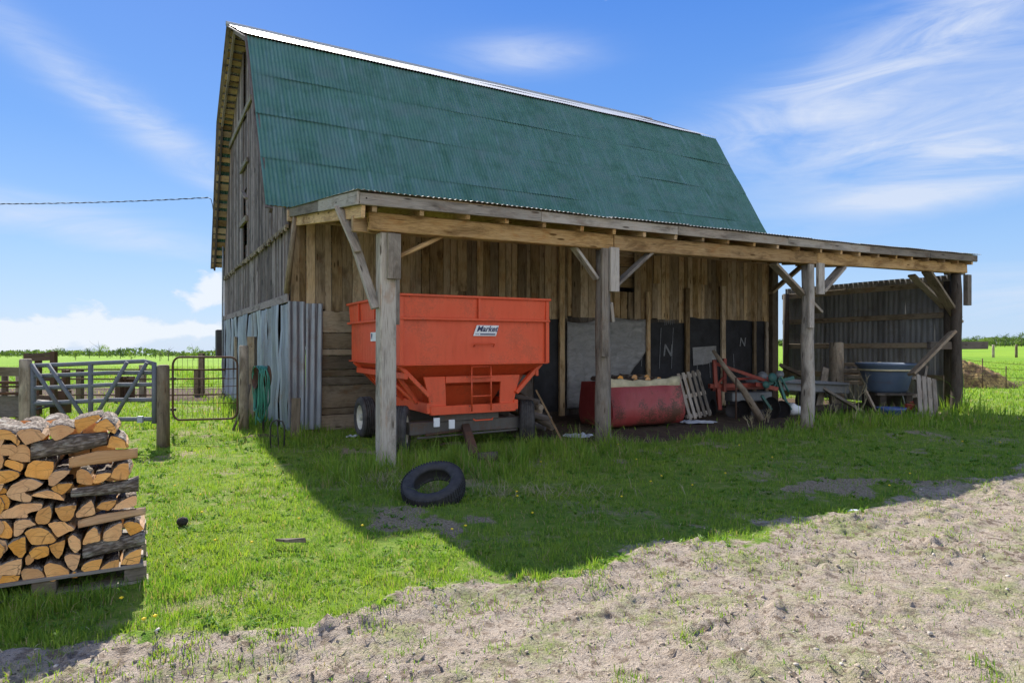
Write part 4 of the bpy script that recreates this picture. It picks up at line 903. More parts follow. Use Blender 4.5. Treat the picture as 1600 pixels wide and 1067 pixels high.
# left boundary: plank fence, old chute, wire fence in the pasture
fl = thing('plank_fence', 'brown plank and pipe fence left of the blue grey gate', 'fence', (-13, 12.5, 0), WM)
mb = MB(); mb.beam(AT(-60, 579, 12.4), AT(33, 581, 12.4), .04, .17); mb.build('plank', W_plank, fl)
for y, r_ in ((598, .03), (604, .02), (615, .03)): mb = MB(); mb.tube([AT(-60, y-1, 12.5), AT(35, y, 12.5)], r_, 7); mb.build('pipe', M_rust, fl)
mb = MB(); mb.box(AT(-60, 652, 12.6), AT(46, 618, 12.6)+Vector((0, .06, 0))); mb.build('base_board', W_dark, fl)
for px in (-30, 8, 30): mb = MB(); q = AT(px, 600, 12.7); q.z = -.1; mb.tube([q, q+Vector((0, 0, 1.1))], .06, 8); mb.build('post', W_plank, fl)
ch = thing('cattle_chute', 'rusty iron chute frame standing behind the blue grey gate', 'chute', AT(64, 640, 14.5), WM)
mb = MB()
for px, yt in ((43, 552), (84, 549), (60, 552)):
    q = AT(px, yt, 14.2 if px < 80 else 13.6); mb.box(Vector((q.x-.05, q.y-.05, -.05)), Vector((q.x+.05, q.y+.05, q.z)))
mb.beam(AT(42, 556, 14.2), AT(87, 552, 13.6), .08, .06); mb.beam(AT(42, 561, 14.2), AT(87, 559, 13.6), .06, .10); mb.beam(AT(42, 590, 14.2), AT(87, 592, 13.6), .05, .10); mb.beam(AT(42, 620, 14.2), AT(87, 622, 13.6), .05, .10)
mb.beam(AT(98, 610, 14), AT(98, 645, 14), .25, .2, (0, 1, 0)); mb.beam(AT(105, 578, 14.2), AT(98, 612, 14.2), .06, .05, (0, 1, 0)); mb.build('frame', M_rust, ch)
mb = MB(); mb.tube([AT(55, 640, 13.2), AT(75, 635, 13.1), AT(88, 634, 13.2)], .02, 6); mb.beam(AT(50, 628, 13.5), AT(95, 632, 13.3), .3, .08); mb.build('rubbish_bar', M_iron, ch)
pf = thing('pasture_fence', 'rusty pipe rail fence with wooden posts crossing the pasture left of the barn', 'fence', AT(200, 600, 19), WM)
for y0, y1 in ((577, 578), (592, 591), (617, 616)): mb = MB(); mb.tube([AT(90, y0, 17.5), AT(250, y0+.5, 18.5), AT(352, y1, 19.5)], .022, 6); mb.build('rail', M_rust, pf)
for px, yt, Y in ((125, 576, 18), (186, 588, 18), (195, 588, 18.2), (205, 588, 18.4), (223, 570, 18.5), (308, 578, 20), (315, 552, 20.5), (103, 578, 17)):
    q = AT(px, yt, Y); mb = MB(); mb.box(Vector((q.x-.07, q.y-.07, -.2)), Vector((q.x+.07, q.y+.07, q.z))); mb.build('post', W_plank if px > 210 or px == 125 else M_rust, pf)
mb = MB()
for y in (600, 608): mb.tube([AT(90, y, 17.5), AT(352, y, 19.5)], .006, 4)
mb.build('wire', M_rust, pf)
# cable
ca = thing('overhead_cable', 'twisted black service cable running to the far barn eave', 'cable', (-18, 21.5, 6), WM)
pts = []
for k in range(41):
    f = k/40; x = -120+(325+120)*f; y = 318-9*f**2+5*(1-f)*f*1.5; pts.append(AT(x, y+ (1.2 if x < 0 else 0), 22.5-1.2*f))
mb = MB(); mb.tube(pts, .008, 6)
for ph in (0, 2.1):
    tw = []
    for k in range(401):
        f = k/400*40; i = min(39, int(f)); q = pts[i].lerp(pts[i+1], f-i); a = k*.33+ph; tw.append(q+Vector((0, math.cos(a), math.sin(a)))*.013)
    mb.tube(tw, .0085, 5)
mb.build('wire', M_black, ca)
mb = MB(); q = pts[-1]; mb.tube([q, q+Vector((.10, 0, -.05)), AT(332, 320, 21.2), AT(333, 328, 21.2), AT(341, 332, 21.)], .012, 6); mb.build('drip_loop', M_black, ca)

# ------------------------------------------------------------------ things under the lean-to
# red bin filled with firewood
bm_ = Matrix.Translation(G(957, 674)) @ Matrix.Rotation(R(28), 4, 'Z')
rbn = thing('red_bin', 'faded red round-bellied metal bin full of firewood behind the second post', 'bin', (.6, .5, 0), bm_)
prof = [(0, .05), (-.10, .12), (-.16, .26), (-.15, .42), (-.08, .66), (-.02, .84), (.0, .86)]
mb = MB(); rings = []
for x in (0., .35, .7, 1.05, 1.4, 1.74):
    rings.append(mb.verts([(x, .14+y_, z_) for y_, z_ in prof]+[(x, 1.0-y_*.6, z_) for y_, z_ in reversed(prof)]))
nn = len(prof)*2
for a, b in zip(rings, rings[1:]):
    for k in range(nn-1):
        if k != len(prof)-1: mb.face((a+k, a+k+1, b+k+1, b+k), None, 0, 0, True)
    mb.face((a, b, b+nn-1, a+nn-1))
mb.face([rings[0]+k for k in range(nn)]); mb.face([rings[-1]+k for k in reversed(range(nn))]); mb.build('tank', M_redb, rbn)
mb = MB(); rings = []
for i in range(13):
    x = .02+1.70*i/12; dip = .06*math.sin(math.pi*i/12)+.015*math.sin(i*2.1); rings.append(mb.verts([(x, .10, .74-.02*math.sin(i)), (x, .115, .90-dip+.06), (x, .18, .91-dip+.06)]))
for a, b in zip(rings, rings[1:]):
    for k in range(2): mb.face((a+k, b+k, b+k+1, a+k+1), None, 0, 0, True)
lnr = mb.build('liner', M_tan, rbn); lnr.modifiers.new('t', 'SOLIDIFY').thickness = .008
for i, (x, y_, z_, a_) in enumerate(((.42, .28, .87, .1), (.78, .30, .87, -.1), (1.06, .28, .89, .05), (.16, .36, .84, .2), (1.40, .36, .88, 0.), (.58, .52, .92, .1), (.95, .55, .93, -.1), (1.3, .6, .92, .15), (.28, .6, .90, .0))):
    mb = MB(); P = [Vector((x+.075*math.cos(a), y_, z_+(.065*math.sin(a) if math.sin(a) > 0 else .03*math.sin(a)))) for a in np.linspace(0, 2*math.pi, 8)[:-1]]
    mb.prism(P, (math.sin(a_)*.4, .4, 0), None, 1, 0); o = mb.build('firewood_log', [M_cut, M_bark], None, (x, y_, z_), bm_)
    tag(o, ['orange cut log end showing over the red bin rim, first from the left', 'orange cut log end in the middle of the red bin opening', 'orange cut log end showing over the red bin rim, third from the left', 'bark covered log at the left inside the red bin', 'bark covered log at the right inside the red bin', 'bark log lying on top in the red bin, left of centre', 'bark log lying on top in the red bin, right of centre', 'bark log at the back right of the red bin', 'bark log at the back left of the red bin'][i], 'log', 'logs in the red bin')
def pallet_thing(M, w, h, n, label, m=W_grey, slat=.075):
    e = thing('pallet', label, 'pallet', (0, 0, 0), M); mb = MB()
    for i in range(n): x = w*(i+.5)/n; mb.box((x-slat/2, -.02, 0), (x+slat/2, 0, h))
    mb.build('slat', m, e, bevel=.003)
    mb = MB()
    for z in (.04, h/2-.04, h-.12): mb.box((0, .002, z), (w, .09, z+.08))
    mb.build('stringer', m, e); return e
Mp = Matrix.Translation(G(1075, 657)) @ Matrix.Rotation(R(16), 4, 'Z') @ Matrix.Rotation(R(-14), 4, 'X') @ Matrix.Rotation(R(-9), 4, 'Y')
pallet_thing(Mp, .60, 1.0, 5, 'pale grey pallet leaning upright beside the red bin', W_grey, .07)
Mp = Matrix.Translation(G(1434, 652)) @ Matrix.Rotation(R(20), 4, 'Z') @ Matrix.Rotation(R(-14), 4, 'X') @ Matrix.Rotation(R(13), 4, 'Y')
pallet_thing(Mp, .62, .98, 4, 'grey pallet leaning against the windbreak wall near the last post', W_grey, .12)
p = ATB(1316, 592, 16.4); Mp = BM @ Matrix.Translation((p.x, p.y, .55)) @ Matrix.Rotation(R(-60), 4, 'Z') @ Matrix.Rotation(R(-90), 4, 'Y') @ Matrix.Translation((0, 0, -.9))
pallet_thing(Mp, .6, 1.0, 4, 'grey pallet standing on edge behind the blue tub', W_plank, .08)
# plastic sheets
def film(pts2, label, m, amp=.05, name='plastic_sheet', seed=1):
    """crumpled sheet on the ground: outline centre, radii"""
    c, rx, ry = pts2; n, mm = 26, 12; mb = MB(); rows = []
    for j in range(mm+1):
        row = []
        for i in range(n):
            a = 2*math.pi*i/n; k = j/mm; rr_ = k*(1+.35*noise.noise(Vector((math.cos(a)*1.5, math.sin(a)*1.5, seed))))
            x, y = c.x+rx*rr_*math.cos(a), c.y+ry*rr_*math.sin(a); row.append((x, y, c.z+.02+amp*abs(noise.noise(Vector((x*7, y*7, seed))))*1.6*(1-k*.7)+.02*noise.noise(Vector((x*22, y*22, seed)))))
        rows.append(mb.verts(row))
    for a, b in zip(rows, rows[1:]):
        for i in range(n): j = (i+1) % n; mb.face((a+i, a+j, b+j, b+i), None, 0, 0, False)
    return tag(mb.build(name, m, None, c, WM), label, 'plastic sheet')
film((G(1090, 661), .38, .20), 'crumpled white plastic sheet on the dirt below the leaning pallet', M_whitefilm, .07, seed=2)
film((G(903, 683), .28, .16), 'crumpled white plastic sheet on the dirt left of the red bin', M_whitefilm, .09, seed=3)
film((G(549, 684), .10, .10), 'small crumpled plastic bag near the rear wagon wheel', M_whitefilm, .12, 'plastic_bag', 4)
# grey film over the wall
mb = MB(); n, mm = 30, 16; rows = []
for j in range(mm+1):
    row = []
    for i in range(n+1):
        f = i/n; u = 5.95+2.35*f; zt = 2.1+.12*f-.05*math.sin(f*9); zb = .15+1.35*max(0, (f-.38)/.62)**1.3+.1*noise.noise(Vector((f*6, 2, 1))); z = zb+(zt-zb)*j/mm
        row.append((u, -.10-.035*noise.noise(Vector((u*5, z*2.2, 3)))-.02*noise.noise(Vector((u*14, z*6, 5))), z))
    rows.append(mb.verts(row))
for a, b in zip(rows, rows[1:]):
    for i in range(n): mb.face((a+i, a+i+1, b+i+1, b+i), None, 0, 0, True)
fo = mb.build('wall_film', M_film, None, (7, -.1, 1.2)); fo.modifiers.new('t', 'SOLIDIFY').thickness = .003; tag(fo, 'torn grey plastic film hanging on the barn wall behind the second post', 'plastic film')
p = ONS(1101, 555, -.085); mb = MB(); P = [Vector((p.x-.42, -.085, p.z+.02+.18)), Vector((p.x-.40, -.085, p.z-.26)), Vector((p.x+.1, -.085, p.z-.22)), Vector((p.x+.42, -.085, p.z-.12)), Vector((p.x+.42, -.085, p.z+.24))]
mb.prism(P, (0, .006, 0)); tag(mb.build('film_patch', M_film, None, p), 'square grey plastic patch on the black tar paper wall', 'plastic film')
# log heap and leaning boards beside the wagon
for i in range(13):
    x = random.uniform(-.1, .55); y = random.uniform(.2, .7); z = .08+.09*(i//3); p0 = G(838+random.uniform(-8, 28), 690-random.uniform(0, 22)); p0.z = z*1.2; a = random.uniform(1.9, 2.7)
    mb = MB(); d_ = Vector((math.cos(a), math.sin(a)*.8, .18)); mb.tube([p0, p0+d_*.5, p0+d_*random.uniform(.8, 1.2)], [.055, .06, .045], 9); tag(mb.build('heap_log', [W_dark, W_plank][i % 2], None, p0, WM), 'rough dark pole in the heap right of the wagon wheel', 'pole', 'poles heaped right of the wagon')
p0 = G(884, 700); p1 = AT(838, 610, p0.y+.35); mb = MB(); mb.beam(p0, p1, .03, .10, (0, -1, 0)); tag(mb.build('leaning_board', W_beam, None, p0, WM, bevel=.004), 'pale split board leaning on the pole heap right of the wagon', 'board')
p0 = G(752, 722); mb = MB(); mb.tube([p0+Vector((-.05, 0, .06)), p0+Vector((.22, .05, .07))], .07, 10); tag(mb.build('short_log', W_dark, None, p0, WM), 'short dark log lying in the grass below the wagon hopper', 'log')
p0 = G(430, 855); mb = MB(); P = [p0+Vector((0, 0, .05)), p0+Vector((.24, -.01, .06)), p0+Vector((.25, -.02, .045)), p0+Vector((.1, -.035, .05))]; mb.prism(P, (0, 0, .02)); tag(mb.build('wood_chip', W_grey, None, p0, WM), 'grey splinter of wood lying on the sunny grass', 'wood chip')
p0 = G(285, 822); mb = MB(); mb.lathe([(.0, .0), (.035, .01), (.05, .04), (.04, .07), (.0, .085)], Matrix.Translation(p0), 9); tag(mb.build('brown_clod', W_dark, None, p0, WM), 'brown clod lying on the sunny grass right of the woodpile', 'clod')
# implement: red toolbar with discs and grey boxes
Yi = 14.0; im = thing('tillage_implement', 'old red and green farm implement with grey boxes stored under the lean-to', 'implement', AT(1180, 655, Yi), WM)
I = lambda px, py, Y=Yi: AT(px, py, Y)
mb = MB(); mb.beam(I(1108, 603), I(1200, 601, 14.3), .1, .09); mb.beam(I(1112, 608, 14.6), I(1205, 604, 14.9), .1, .08); mb.beam(I(1116, 562), I(1118, 606), .08, .1, (0, 1, 0)); mb.beam(I(1132, 560), I(1132, 612), .07, .09, (0, 1, 0)); mb.beam(I(1118, 568), I(1200, 596), .05, .07); mb.beam(I(1150, 592), I(1205, 590, 14.5), .06, .05); mb.beam(I(1122, 606), I(1124, 640), .08, .12, (0, 1, 0)); mb.beam(I(1180, 600), I(1215, 608), .09, .09)
mb.beam(I(1133, 585), I(1118, 605), .04, .05, (0, 1, 0)); mb.build('toolbar', M_redm, im, bevel=.006)
mb = MB(); mb.beam(I(1138, 620, 14.3), I(1200, 618, 14.6), .3, .2); mb.beam(I(1215, 600, 14.6), I(1318, 606, 15.6), .34, .27); mb.beam(I(1215, 597, 14.5), I(1318, 600, 15.5), .40, .04); mb.beam(I(1160, 592, 14.8), I(1205, 592, 15), .25, .18); mb.build('seed_box', M_grey, im, bevel=.02)
mb = MB(); mb.beam(I(1196, 600), I(1240, 590, 14.2), .05, .07); mb.beam(I(1205, 585), I(1236, 640, 14.1), .04, .05, (0, 1, 0)); mb.beam(I(1216, 594), I(1226, 624), .05, .1, (0, 1, 0)); mb.beam(I(1190, 618), I(1205, 640), .05, .09, (0, 1, 0)); mb.tube([I(1192, 592), I(1208, 606), I(1220, 588), I(1232, 612)], .022, 7)
for px, py, rr_ in ((1207, 590, .1), (1197, 601, .08)): mb.lathe([(rr_, -.02), (rr_, .02), (.0, .03)], Matrix.Translation(I(px, py, 13.9)) @ Matrix.Rotation(R(80), 4, 'X') @ Matrix.Rotation(R(20), 4, 'Y'), 18)
mb.build('drive_gear', M_teal, im)
for px, py, rr_, yw in ((1162, 640, .21, 30), (1115, 636, .17, 10), (1206, 637, .24, 25), (1222, 640, .2, 40), (1145, 642, .16, 60)):
    mb = MB(); mb.lathe([(rr_, -.012), (rr_*.98, .0), (rr_*.6, .035), (.05, .05), (.0, .05)], Matrix.Translation(I(px, py)) @ Matrix.Rotation(R(yw), 4, 'Z') @ Matrix.Rotation(R(90), 4, 'Y'), 22); o = mb.build('disc', M_iron, im); o.modifiers.new('t', 'SOLIDIFY').thickness = .008
for px, py, rr_ in ((1190, 588, .10), (1217, 586, .09)): mb = MB(); mb.lathe([(.0, -.07), (rr_, -.07), (rr_*1.05, .0), (rr_, .07), (.0, .07)], Matrix.Translation(I(px, py, 14.4)) @ Matrix.Rotation(R(70), 4, 'X'), 18); mb.build('drum', M_grey, im)
mb = MB(); mb.tube([I(1150, 590, 13.4), I(1150, 655, 13.4)], .018, 7); mb.build('stand', M_rust, im)
p0 = G(1191, 657); p1 = I(1114, 547, 13.9); mb = MB(); mb.tube([p0, p0.lerp(p1, .4)+Vector((.03, 0, .03)), p0.lerp(p1, .7), p1], [.075, .07, .055, .035], 9); tag(mb.build('leaning_log', W_plank, None, p0, WM), 'long rough pole leaning across the red implement', 'pole')
p0 = G(1232, 648); jb = thing('white_bucket', 'white plastic bucket tipped over behind the third post', 'bucket', p0, WM)
mb = MB(); Mj = Matrix.Translation(p0+Vector((-.0, 0, .14))) @ Matrix.Rotation(R(100), 4, 'Y'); mb.lathe([(.0, 0), (.13, 0), (.145, .1), (.11, .18), (.10, .26), (.15, .42), (.14, .42), (.09, .26)], Mj, 20); mb.build('body', M_white, jb)
for i, (px, py, Y, L_, a_, lb) in enumerate(((1212, 648, 14.6, 1.5, .35, 'dark old beam lying on the dirt behind the white bucket'), (1140, 655, 14.9, 1.1, -.2, 'dark short beam lying on the dirt under the red implement'), (1300, 640, 15.6, 1.6, .2, 'dark beam lying behind the tall dry bush'))):
    p0 = AT(px, py, Y); p0.z = .07; mb = MB(); d_ = Vector((math.cos(a_), math.sin(a_), .03)); mb.beam(p0-d_*L_/2, p0+d_*L_/2, .14, .13, jit=.006); tag(mb.build('old_timber', W_dark, None, p0, WM, bevel=.008), lb, 'beam')
tp = AT(1262, 628, 15.8); Mt2 = Matrix.Translation(tp) @ Matrix.Rotation(R(75), 4, 'X') @ Matrix.Rotation(R(15), 4, 'Y'); mb = MB(); mb.lathe([(.19, -.06), (.22, -.09), (.29, -.09), (.32, -.05), (.32, .05), (.29, .09), (.22, .09), (.19, .06)], Mt2, 32, closed=True); tag(mb.build('stored_tyre', M_tyre_d, None, tp, WM), 'dusty tyre standing in the shade behind the third post', 'tyre')
# right bay: planks, posts, tub
def plank(x0, y0, Y0, x1, y1, Y1, w_, h_, lb, m=W_plank, up=(0, -1, 0)):
    mb = MB(); a, b = AT(x0, y0, Y0), AT(x1, y1, Y1); mb.beam(a, b, w_, h_, up, jit=.004); return tag(mb.build('loose_plank', m, None, a, WM, bevel=.004), lb, 'plank')
plank(1220, 571, 16.5, 1262, 590, 15.8, .08, .16, 'plank leaning behind the third post over the grey seed box')
plank(1278, 602, 15.2, 1350, 645, 14.4, .06, .17, 'grey plank sloping down in front of the round stump post', W_grey)
plank(1278, 642, 15.6, 1290, 575, 16., .16, .06, 'upright board leaning just right of the third post')
plank(1352, 610, 15.2, 1372, 650, 14.6, .05, .07, 'short stick propped under the blue tub')
plank(1430, 645, 14.8, 1443, 574, 15.3, .06, .24, 'broad pale plank leaning left of the right hand pallet', W_grey)
plank(1424, 585, 14.4, 1489, 518, 14.9, .06, .2, 'long diagonal board propped between the blue tub and the last post', W_plank, (0, 1, 0))
p = AT(1307, 600, 16.2); p.z = 0; post_thing(p, 1.64, .17, 'thick round stump post in front of the windbreak rails', W_plank)
tb = thing('stock_tub', 'large round blue grey stock tub under the lean-to end', 'tub', AT(1385, 612, 15.3), WM)
tc2 = AT(1385, 612, 15.3); mb = MB(); mb.lathe([(.0, .02), (.40, .0), (.44, .06), (.55, .48), (.62, .60), (.66, .64), (.67, .68), (.64, .68), (.60, .62), (.50, .30), (.42, .08), (.0, .06)], Matrix.Translation(tc2), 36); mb.build('body', M_blue, tb)
mb = MB(); mb.lathe([(.585, .50), (.605, .51), (.615, .545), (.59, .55)], Matrix.Translation(tc2), 36, closed=True); mb.build('band', M_tan, tb)
mb = MB(); q = tc2
for dx_ in (-.3, .3): mb.box((q.x+dx_-.07, q.y-.4, .0), (q.x+dx_+.07, q.y+.4, q.z+.0))
mb.box((q.x-.45, q.y-.42, q.z-.06), (q.x+.45, q.y-.3, q.z-.005)); tag(mb.build('tub_trestle', W_dark, None, (q.x, q.y, 0), WM, bevel=.006), 'dark timber trestle carrying the blue tub', 'trestle')
p0 = G(1392, 652); mb = MB(); rings = []
for z, a, b in ((.06, .16, .12), (.16, .27, .2), (.22, .29, .22), (.21, .26, .19), (.1, .15, .1)): rings.append(mb.verts([p0+Vector((a*math.copysign(abs(math.cos(t_))**.6, math.cos(t_)), b*math.copysign(abs(math.sin(t_))**.6, math.sin(t_)), z)) for t_ in np.linspace(0, 2*math.pi, 17)[:-1]]))
for a, b in zip(rings, rings[1:]):
    for k in range(16): mb.face((a+k, a+(k+1) % 16, b+(k+1) % 16, b+k), None, 0, 0, True)
mb.face([rings[-1]+k for k in range(16)]); tag(mb.build('barrow_tray', M_blue2, None, p0, WM), 'small bright blue barrow tray on the ground under the tub', 'tray')
p0 = G(1421, 645); cs = thing('chainsaw', 'small red orange chainsaw lying beside the blue tray', 'chainsaw', p0, WM)
mb = MB(); mb.box(p0+Vector((-.12, -.08, .06)), p0+Vector((.10, .08, .22))); mb.box(p0+Vector((-.04, -.06, .22)), p0+Vector((.08, .06, .28))); mb.build('motor_housing', M_redm, cs, bevel=.03, seg=2)
mb = MB(); mb.tube([p0+Vector((-.1, 0, .2)), p0+Vector((-.16, 0, .42)), p0+Vector((-.24, 0, .55)), p0+Vector((-.30, 0, .60))], .012, 6); mb.build('handle', M_white, cs)
mb = MB(); mb.box(p0+Vector((.1, -.015, .03)), p0+Vector((.2, .015, .12))); mb.build('bar', M_iron, cs)
p0 = AT(1478, 540, 15.0); mb = MB(); mb.beam(p0+Vector((-.4, 0, 0)), AT(1541, 539.5, 15.6), .10, .18); tag(mb.build('rail_stub', W_dark, None, p0, WM, bevel=.005), 'dark rail sticking out right of the last lean-to post', 'rail')
# dry brush
def twigs(p0, n, h, seed):
    rr = random.Random(seed); mb = MB()
    def grow(p, d, L, r_, dep):
        q = p+d*L; mid = (p+q)/2+Vector((rr.uniform(-1, 1), rr.uniform(-1, 1), 0))*L*.08; mb.tube([p, mid, q], [r_, r_*.8, r_*.55], 5, False)
        if dep:
            for _ in range(rr.choice((2, 3, 3))):
                grow(p.lerp(q, rr.uniform(.35, 1)), (d+Vector((rr.uniform(-1, 1), rr.uniform(-.6, .6), rr.uniform(-.2, .6)))*.75).normalized(), L*rr.uniform(.45, .75), r_*.55, dep-1)
    for _ in range(n): grow(p0+Vector((rr.uniform(-.1, .1), rr.uniform(-.1, .1), 0)), Vector((rr.uniform(-.35, .45), rr.uniform(-.2, .2), 1)).normalized(), h*rr.uniform(.4, .6), .009, 3)
    return mb
for i, (px, py, n_, h_, lb) in enumerate(((1335, 654, 3, .85, 'tall bare dry bush in front of the blue tub'), (1302, 652, 2, .5, 'low bare dry weed right of the third post'), (1195, 660, 3, .42, 'bare dry weed on the dirt before the red implement'), (1178, 668, 2, .4, 'small bare dry weed left of the third post'))):
    p0 = G(px, py); tag(twigs(p0, n_, h_, i+5).build('dry_bush', M_straw, None, p0, WM), lb, 'bush')

# ------------------------------------------------------------------ right pasture: dung heap, wire fence
hp = G(1533, 606); n, mm = 64, 22; mb = MB(); rows = []
for j in range(mm+1):
    row = []
    for i in range(n):
        a = 2*math.pi*i/n; k = 1-j/mm; rx, ry = 2.2, 1.3; x, y = hp.x+rx*k*math.cos(a)*(1+.15*math.sin(a*3)), hp.y+1.0+ry*k*math.sin(a)
        z = .98*(1-k**1.7)*(1+.25*math.cos(a+2.6)*k)+.13*noise.noise(Vector((x*2.3, y*2.3, 1)))+.07*noise.noise(Vector((x*7, y*7, 2)))+.05*noise.noise(Vector((x*17, y*17, 4))); row.append((x, y, max(-.05, z-.04)))
    rows.append(mb.verts(row))
for a, b in zip(rows, rows[1:]):
    for i in range(n): k = (i+1) % n; mb.face((a+i, a+k, b+k, b+i), None, random.random(), 0, True)
m, t = mat('straw manure'); ob = t.coord('Object'); n1 = t.noise(ob, 2.2, 6, .75); n2 = t.noise(ob, 12., 5, .75); c = t.mix(t.ramp(n1, .40, .60), (.15, .08, .035), (.55, .37, .12)); c = t.mix(t.ramp(n2, .45, .62, 0., .9), c, (.05, .032, .018)); t.put(t.b.inputs['Base Color'], c); t.b.inputs['Roughness'].default_value = 1; t.put(t.b.inputs['Normal'], t.bump(n2, 1., .06))
tag(mb.build('dung_heap', m, None, hp, WM), 'brown straw and dung heap in the pasture right of the lean-to', 'heap')
wf = thing('wire_fence', 'sagging wire fence on thin posts crossing the right pasture', 'fence', AT(1550, 590, 24), WM)
for px, yt, yb in ((1535, 560, 590), (1572, 572, 606), (1640, 560, 615)): q = AT(px, yt, 23); mb = MB(); mb.tube([(q.x, q.y, -.2), q], .018, 6); mb.build('post', M_rust, wf)
mb = MB()
for y0, y1, y2 in ((558, 568, 573), (575, 577, 580), (588, 590, 592)): mb.tube([AT(1480, y0, 23), AT(1535, y1-3, 23), AT(1572, y1, 23), AT(1660, y2, 23)], .007, 5)
mb.build('wire', M_rust, wf)
for px in (1552, 1588): q = AT(px, 536, 75); post_thing((q.x, q.y, 0), 1.5, .13, 'lone wooden fence post far out in the right pasture, ' + ('left one' if px == 1552 else 'right one'), W_plank, group='far pasture posts')
q = AT(265, 546, 90); 
# ------------------------------------------------------------------ trees
def tree(px, ybase, ytop, Y, kind, label, seed, wide=.8, bare=False, grp='trees along the pasture edge'):
    rr = np.random.default_rng(seed); X = (px-800)/F*Y; zb = far_z(X, Y)-.1; zt = CAMH-(ytop-HOR)/F*Y; h = max(2.0, zt-zb)
    e = thing('tree', label, 'tree', (X, Y, zb), WM, grp); mb = MB(); o = Vector((X, Y, zb))
    mb.tube([o, o+Vector((.05*h*rr.normal()*.3, 0, h*.4)), o+Vector((.03*h, 0, h*.85))], [h*.028, h*.02, h*.006], 6)
    for k in range(12 if bare else 6):
        z = h*rr.uniform(.3, .75); a = rr.uniform(0, 6.28); L = h*rr.uniform(.2, .4)*wide; b = o+Vector((0, 0, z)); mb.tube([b, b+Vector((math.cos(a)*L*.5, math.sin(a)*L*.5, L*.35)), b+Vector((math.cos(a)*L, math.sin(a)*L, L*.8))], [h*.012, h*.008, h*.003], 5)
    mb.build('trunk', M_trunk, e)
    if bare: return
    nb = 16; cen = np.stack([rr.normal(0, .20*wide, nb), rr.normal(0, .20*wide, nb), rr.uniform(.25, .92, nb)], 1); cen[:, :2] *= (1.15-np.abs(cen[:, 2:]-.5))
    nl = 420; ci = rr.integers(0, nb, nl); pos = (cen[ci]+rr.normal(0, .075, (nl, 3)))*h; rn = np.clip(.5+.35*rr.normal(size=nb)[ci]+.15*rr.normal(size=nl), 0, 1)
    d1 = rr.normal(size=(nl, 3)); d1 /= np.linalg.norm(d1, axis=1)[:, None]; d2 = np.cross(d1, rr.normal(size=(nl, 3))); d2 /= np.linalg.norm(d2, axis=1)[:, None]; sz = h*rr.uniform(.022, .05, nl)[:, None]
    V = np.stack([pos-d1*sz, pos-d2*sz*.7, pos+d1*sz, pos+d2*sz*.7], 1).reshape(-1, 3)
    raw_mesh('crown', V, 4, nl, M_leafs[kind], rn.repeat(4), e)
def raw_mesh(name, V, per, n, material, rn, parent=None, faces=None):
    me = bpy.data.meshes.new(name); me.vertices.add(len(V)); me.vertices.foreach_set('co', np.asarray(V, dtype=np.float32).ravel())
    if faces is None: faces = [np.arange(n*per, dtype=np.int32).reshape(n, per)]
    lp = np.concatenate([f.ravel() for f in faces]); cnt = np.concatenate([np.full(len(f), f.shape[1], dtype=np.int32) for f in faces])
    me.loops.add(len(lp)); me.loops.foreach_set('vertex_index', lp.astype(np.int32)); me.polygons.add(len(cnt)); st = np.concatenate([[0], np.cumsum(cnt)[:-1]]).astype(np.int32)
    me.polygons.foreach_set('loop_start', st); me.polygons.foreach_set('loop_total', cnt)
    at = me.attributes.new('rnd', 'FLOAT', 'POINT'); at.data.foreach_set('value', np.asarray(rn, dtype=np.float32)); me.update(calc_edges=True); me.materials.append(material)
    o = bpy.data.objects.new(name, me); col.objects.link(o)
    if parent is not None: o.parent = parent
    return o
KN = ['dark green', 'mid green', 'pale spring green']
rt = random.Random(11)
left = [(36, 547, 1), (60, 549, 2), (88, 544, 1), (118, 548, 2), (140, 546, 0), (155, 541, 2), (172, 547, 1), (188, 544, 0), (205, 550, 2), (228, 549, 1), (243, 546, 1), (252, 548, 2), (270, 545, 0), (285, 548, 1), (303, 543, 2), (312, 546, 1), (325, 544, 1), (340, 545, 2), (352, 546, 1), (12, 550, 1), (-14, 548, 2)]
for i, (px, yt, k) in enumerate(left):
    tree(px, 556, yt-3+rt.random()*7, rt.uniform(120, 210), k, f'{KN[k]} tree on the left horizon, {ORD[i%10+1]} {"from the woodpile" if i < 10 else "past the gate middle"}', i+1, rt.uniform(.8, 2.0))
tree(263, 560, 540, 110, 0, 'bare dead tree between the two gates on the horizon', 77, 1., True)
tree(250, 560, 545, 110, 0, 'small bare dead tree beside the taller dead tree', 78, .6, True)
right = [(1512, 527, 1), (1526, 524, 1), (1541, 526, 2), (1556, 523, 1), (1570, 522, 0), (1583, 524, 1), (1596, 520, 1), (1612, 521, 0), (1535, 529, 2), (1563, 528, 2), (1590, 528, 2), (1207, 532, 1)]
for i, (px, yt, k) in enumerate(right):
    tree(px, 541, yt, rt.uniform(280, 380), k, f'{KN[k]} tree on the right horizon, {ORD[min(i+1, 11)]} from the last post' if i < 8 else f'low {KN[k]} tree before the far woods, ' + ['nearest the last post', 'in their middle', 'by the frame edge', 'seen past the barn corner'][(i-8) % 4], i+40, rt.uniform(1.0, 1.6))
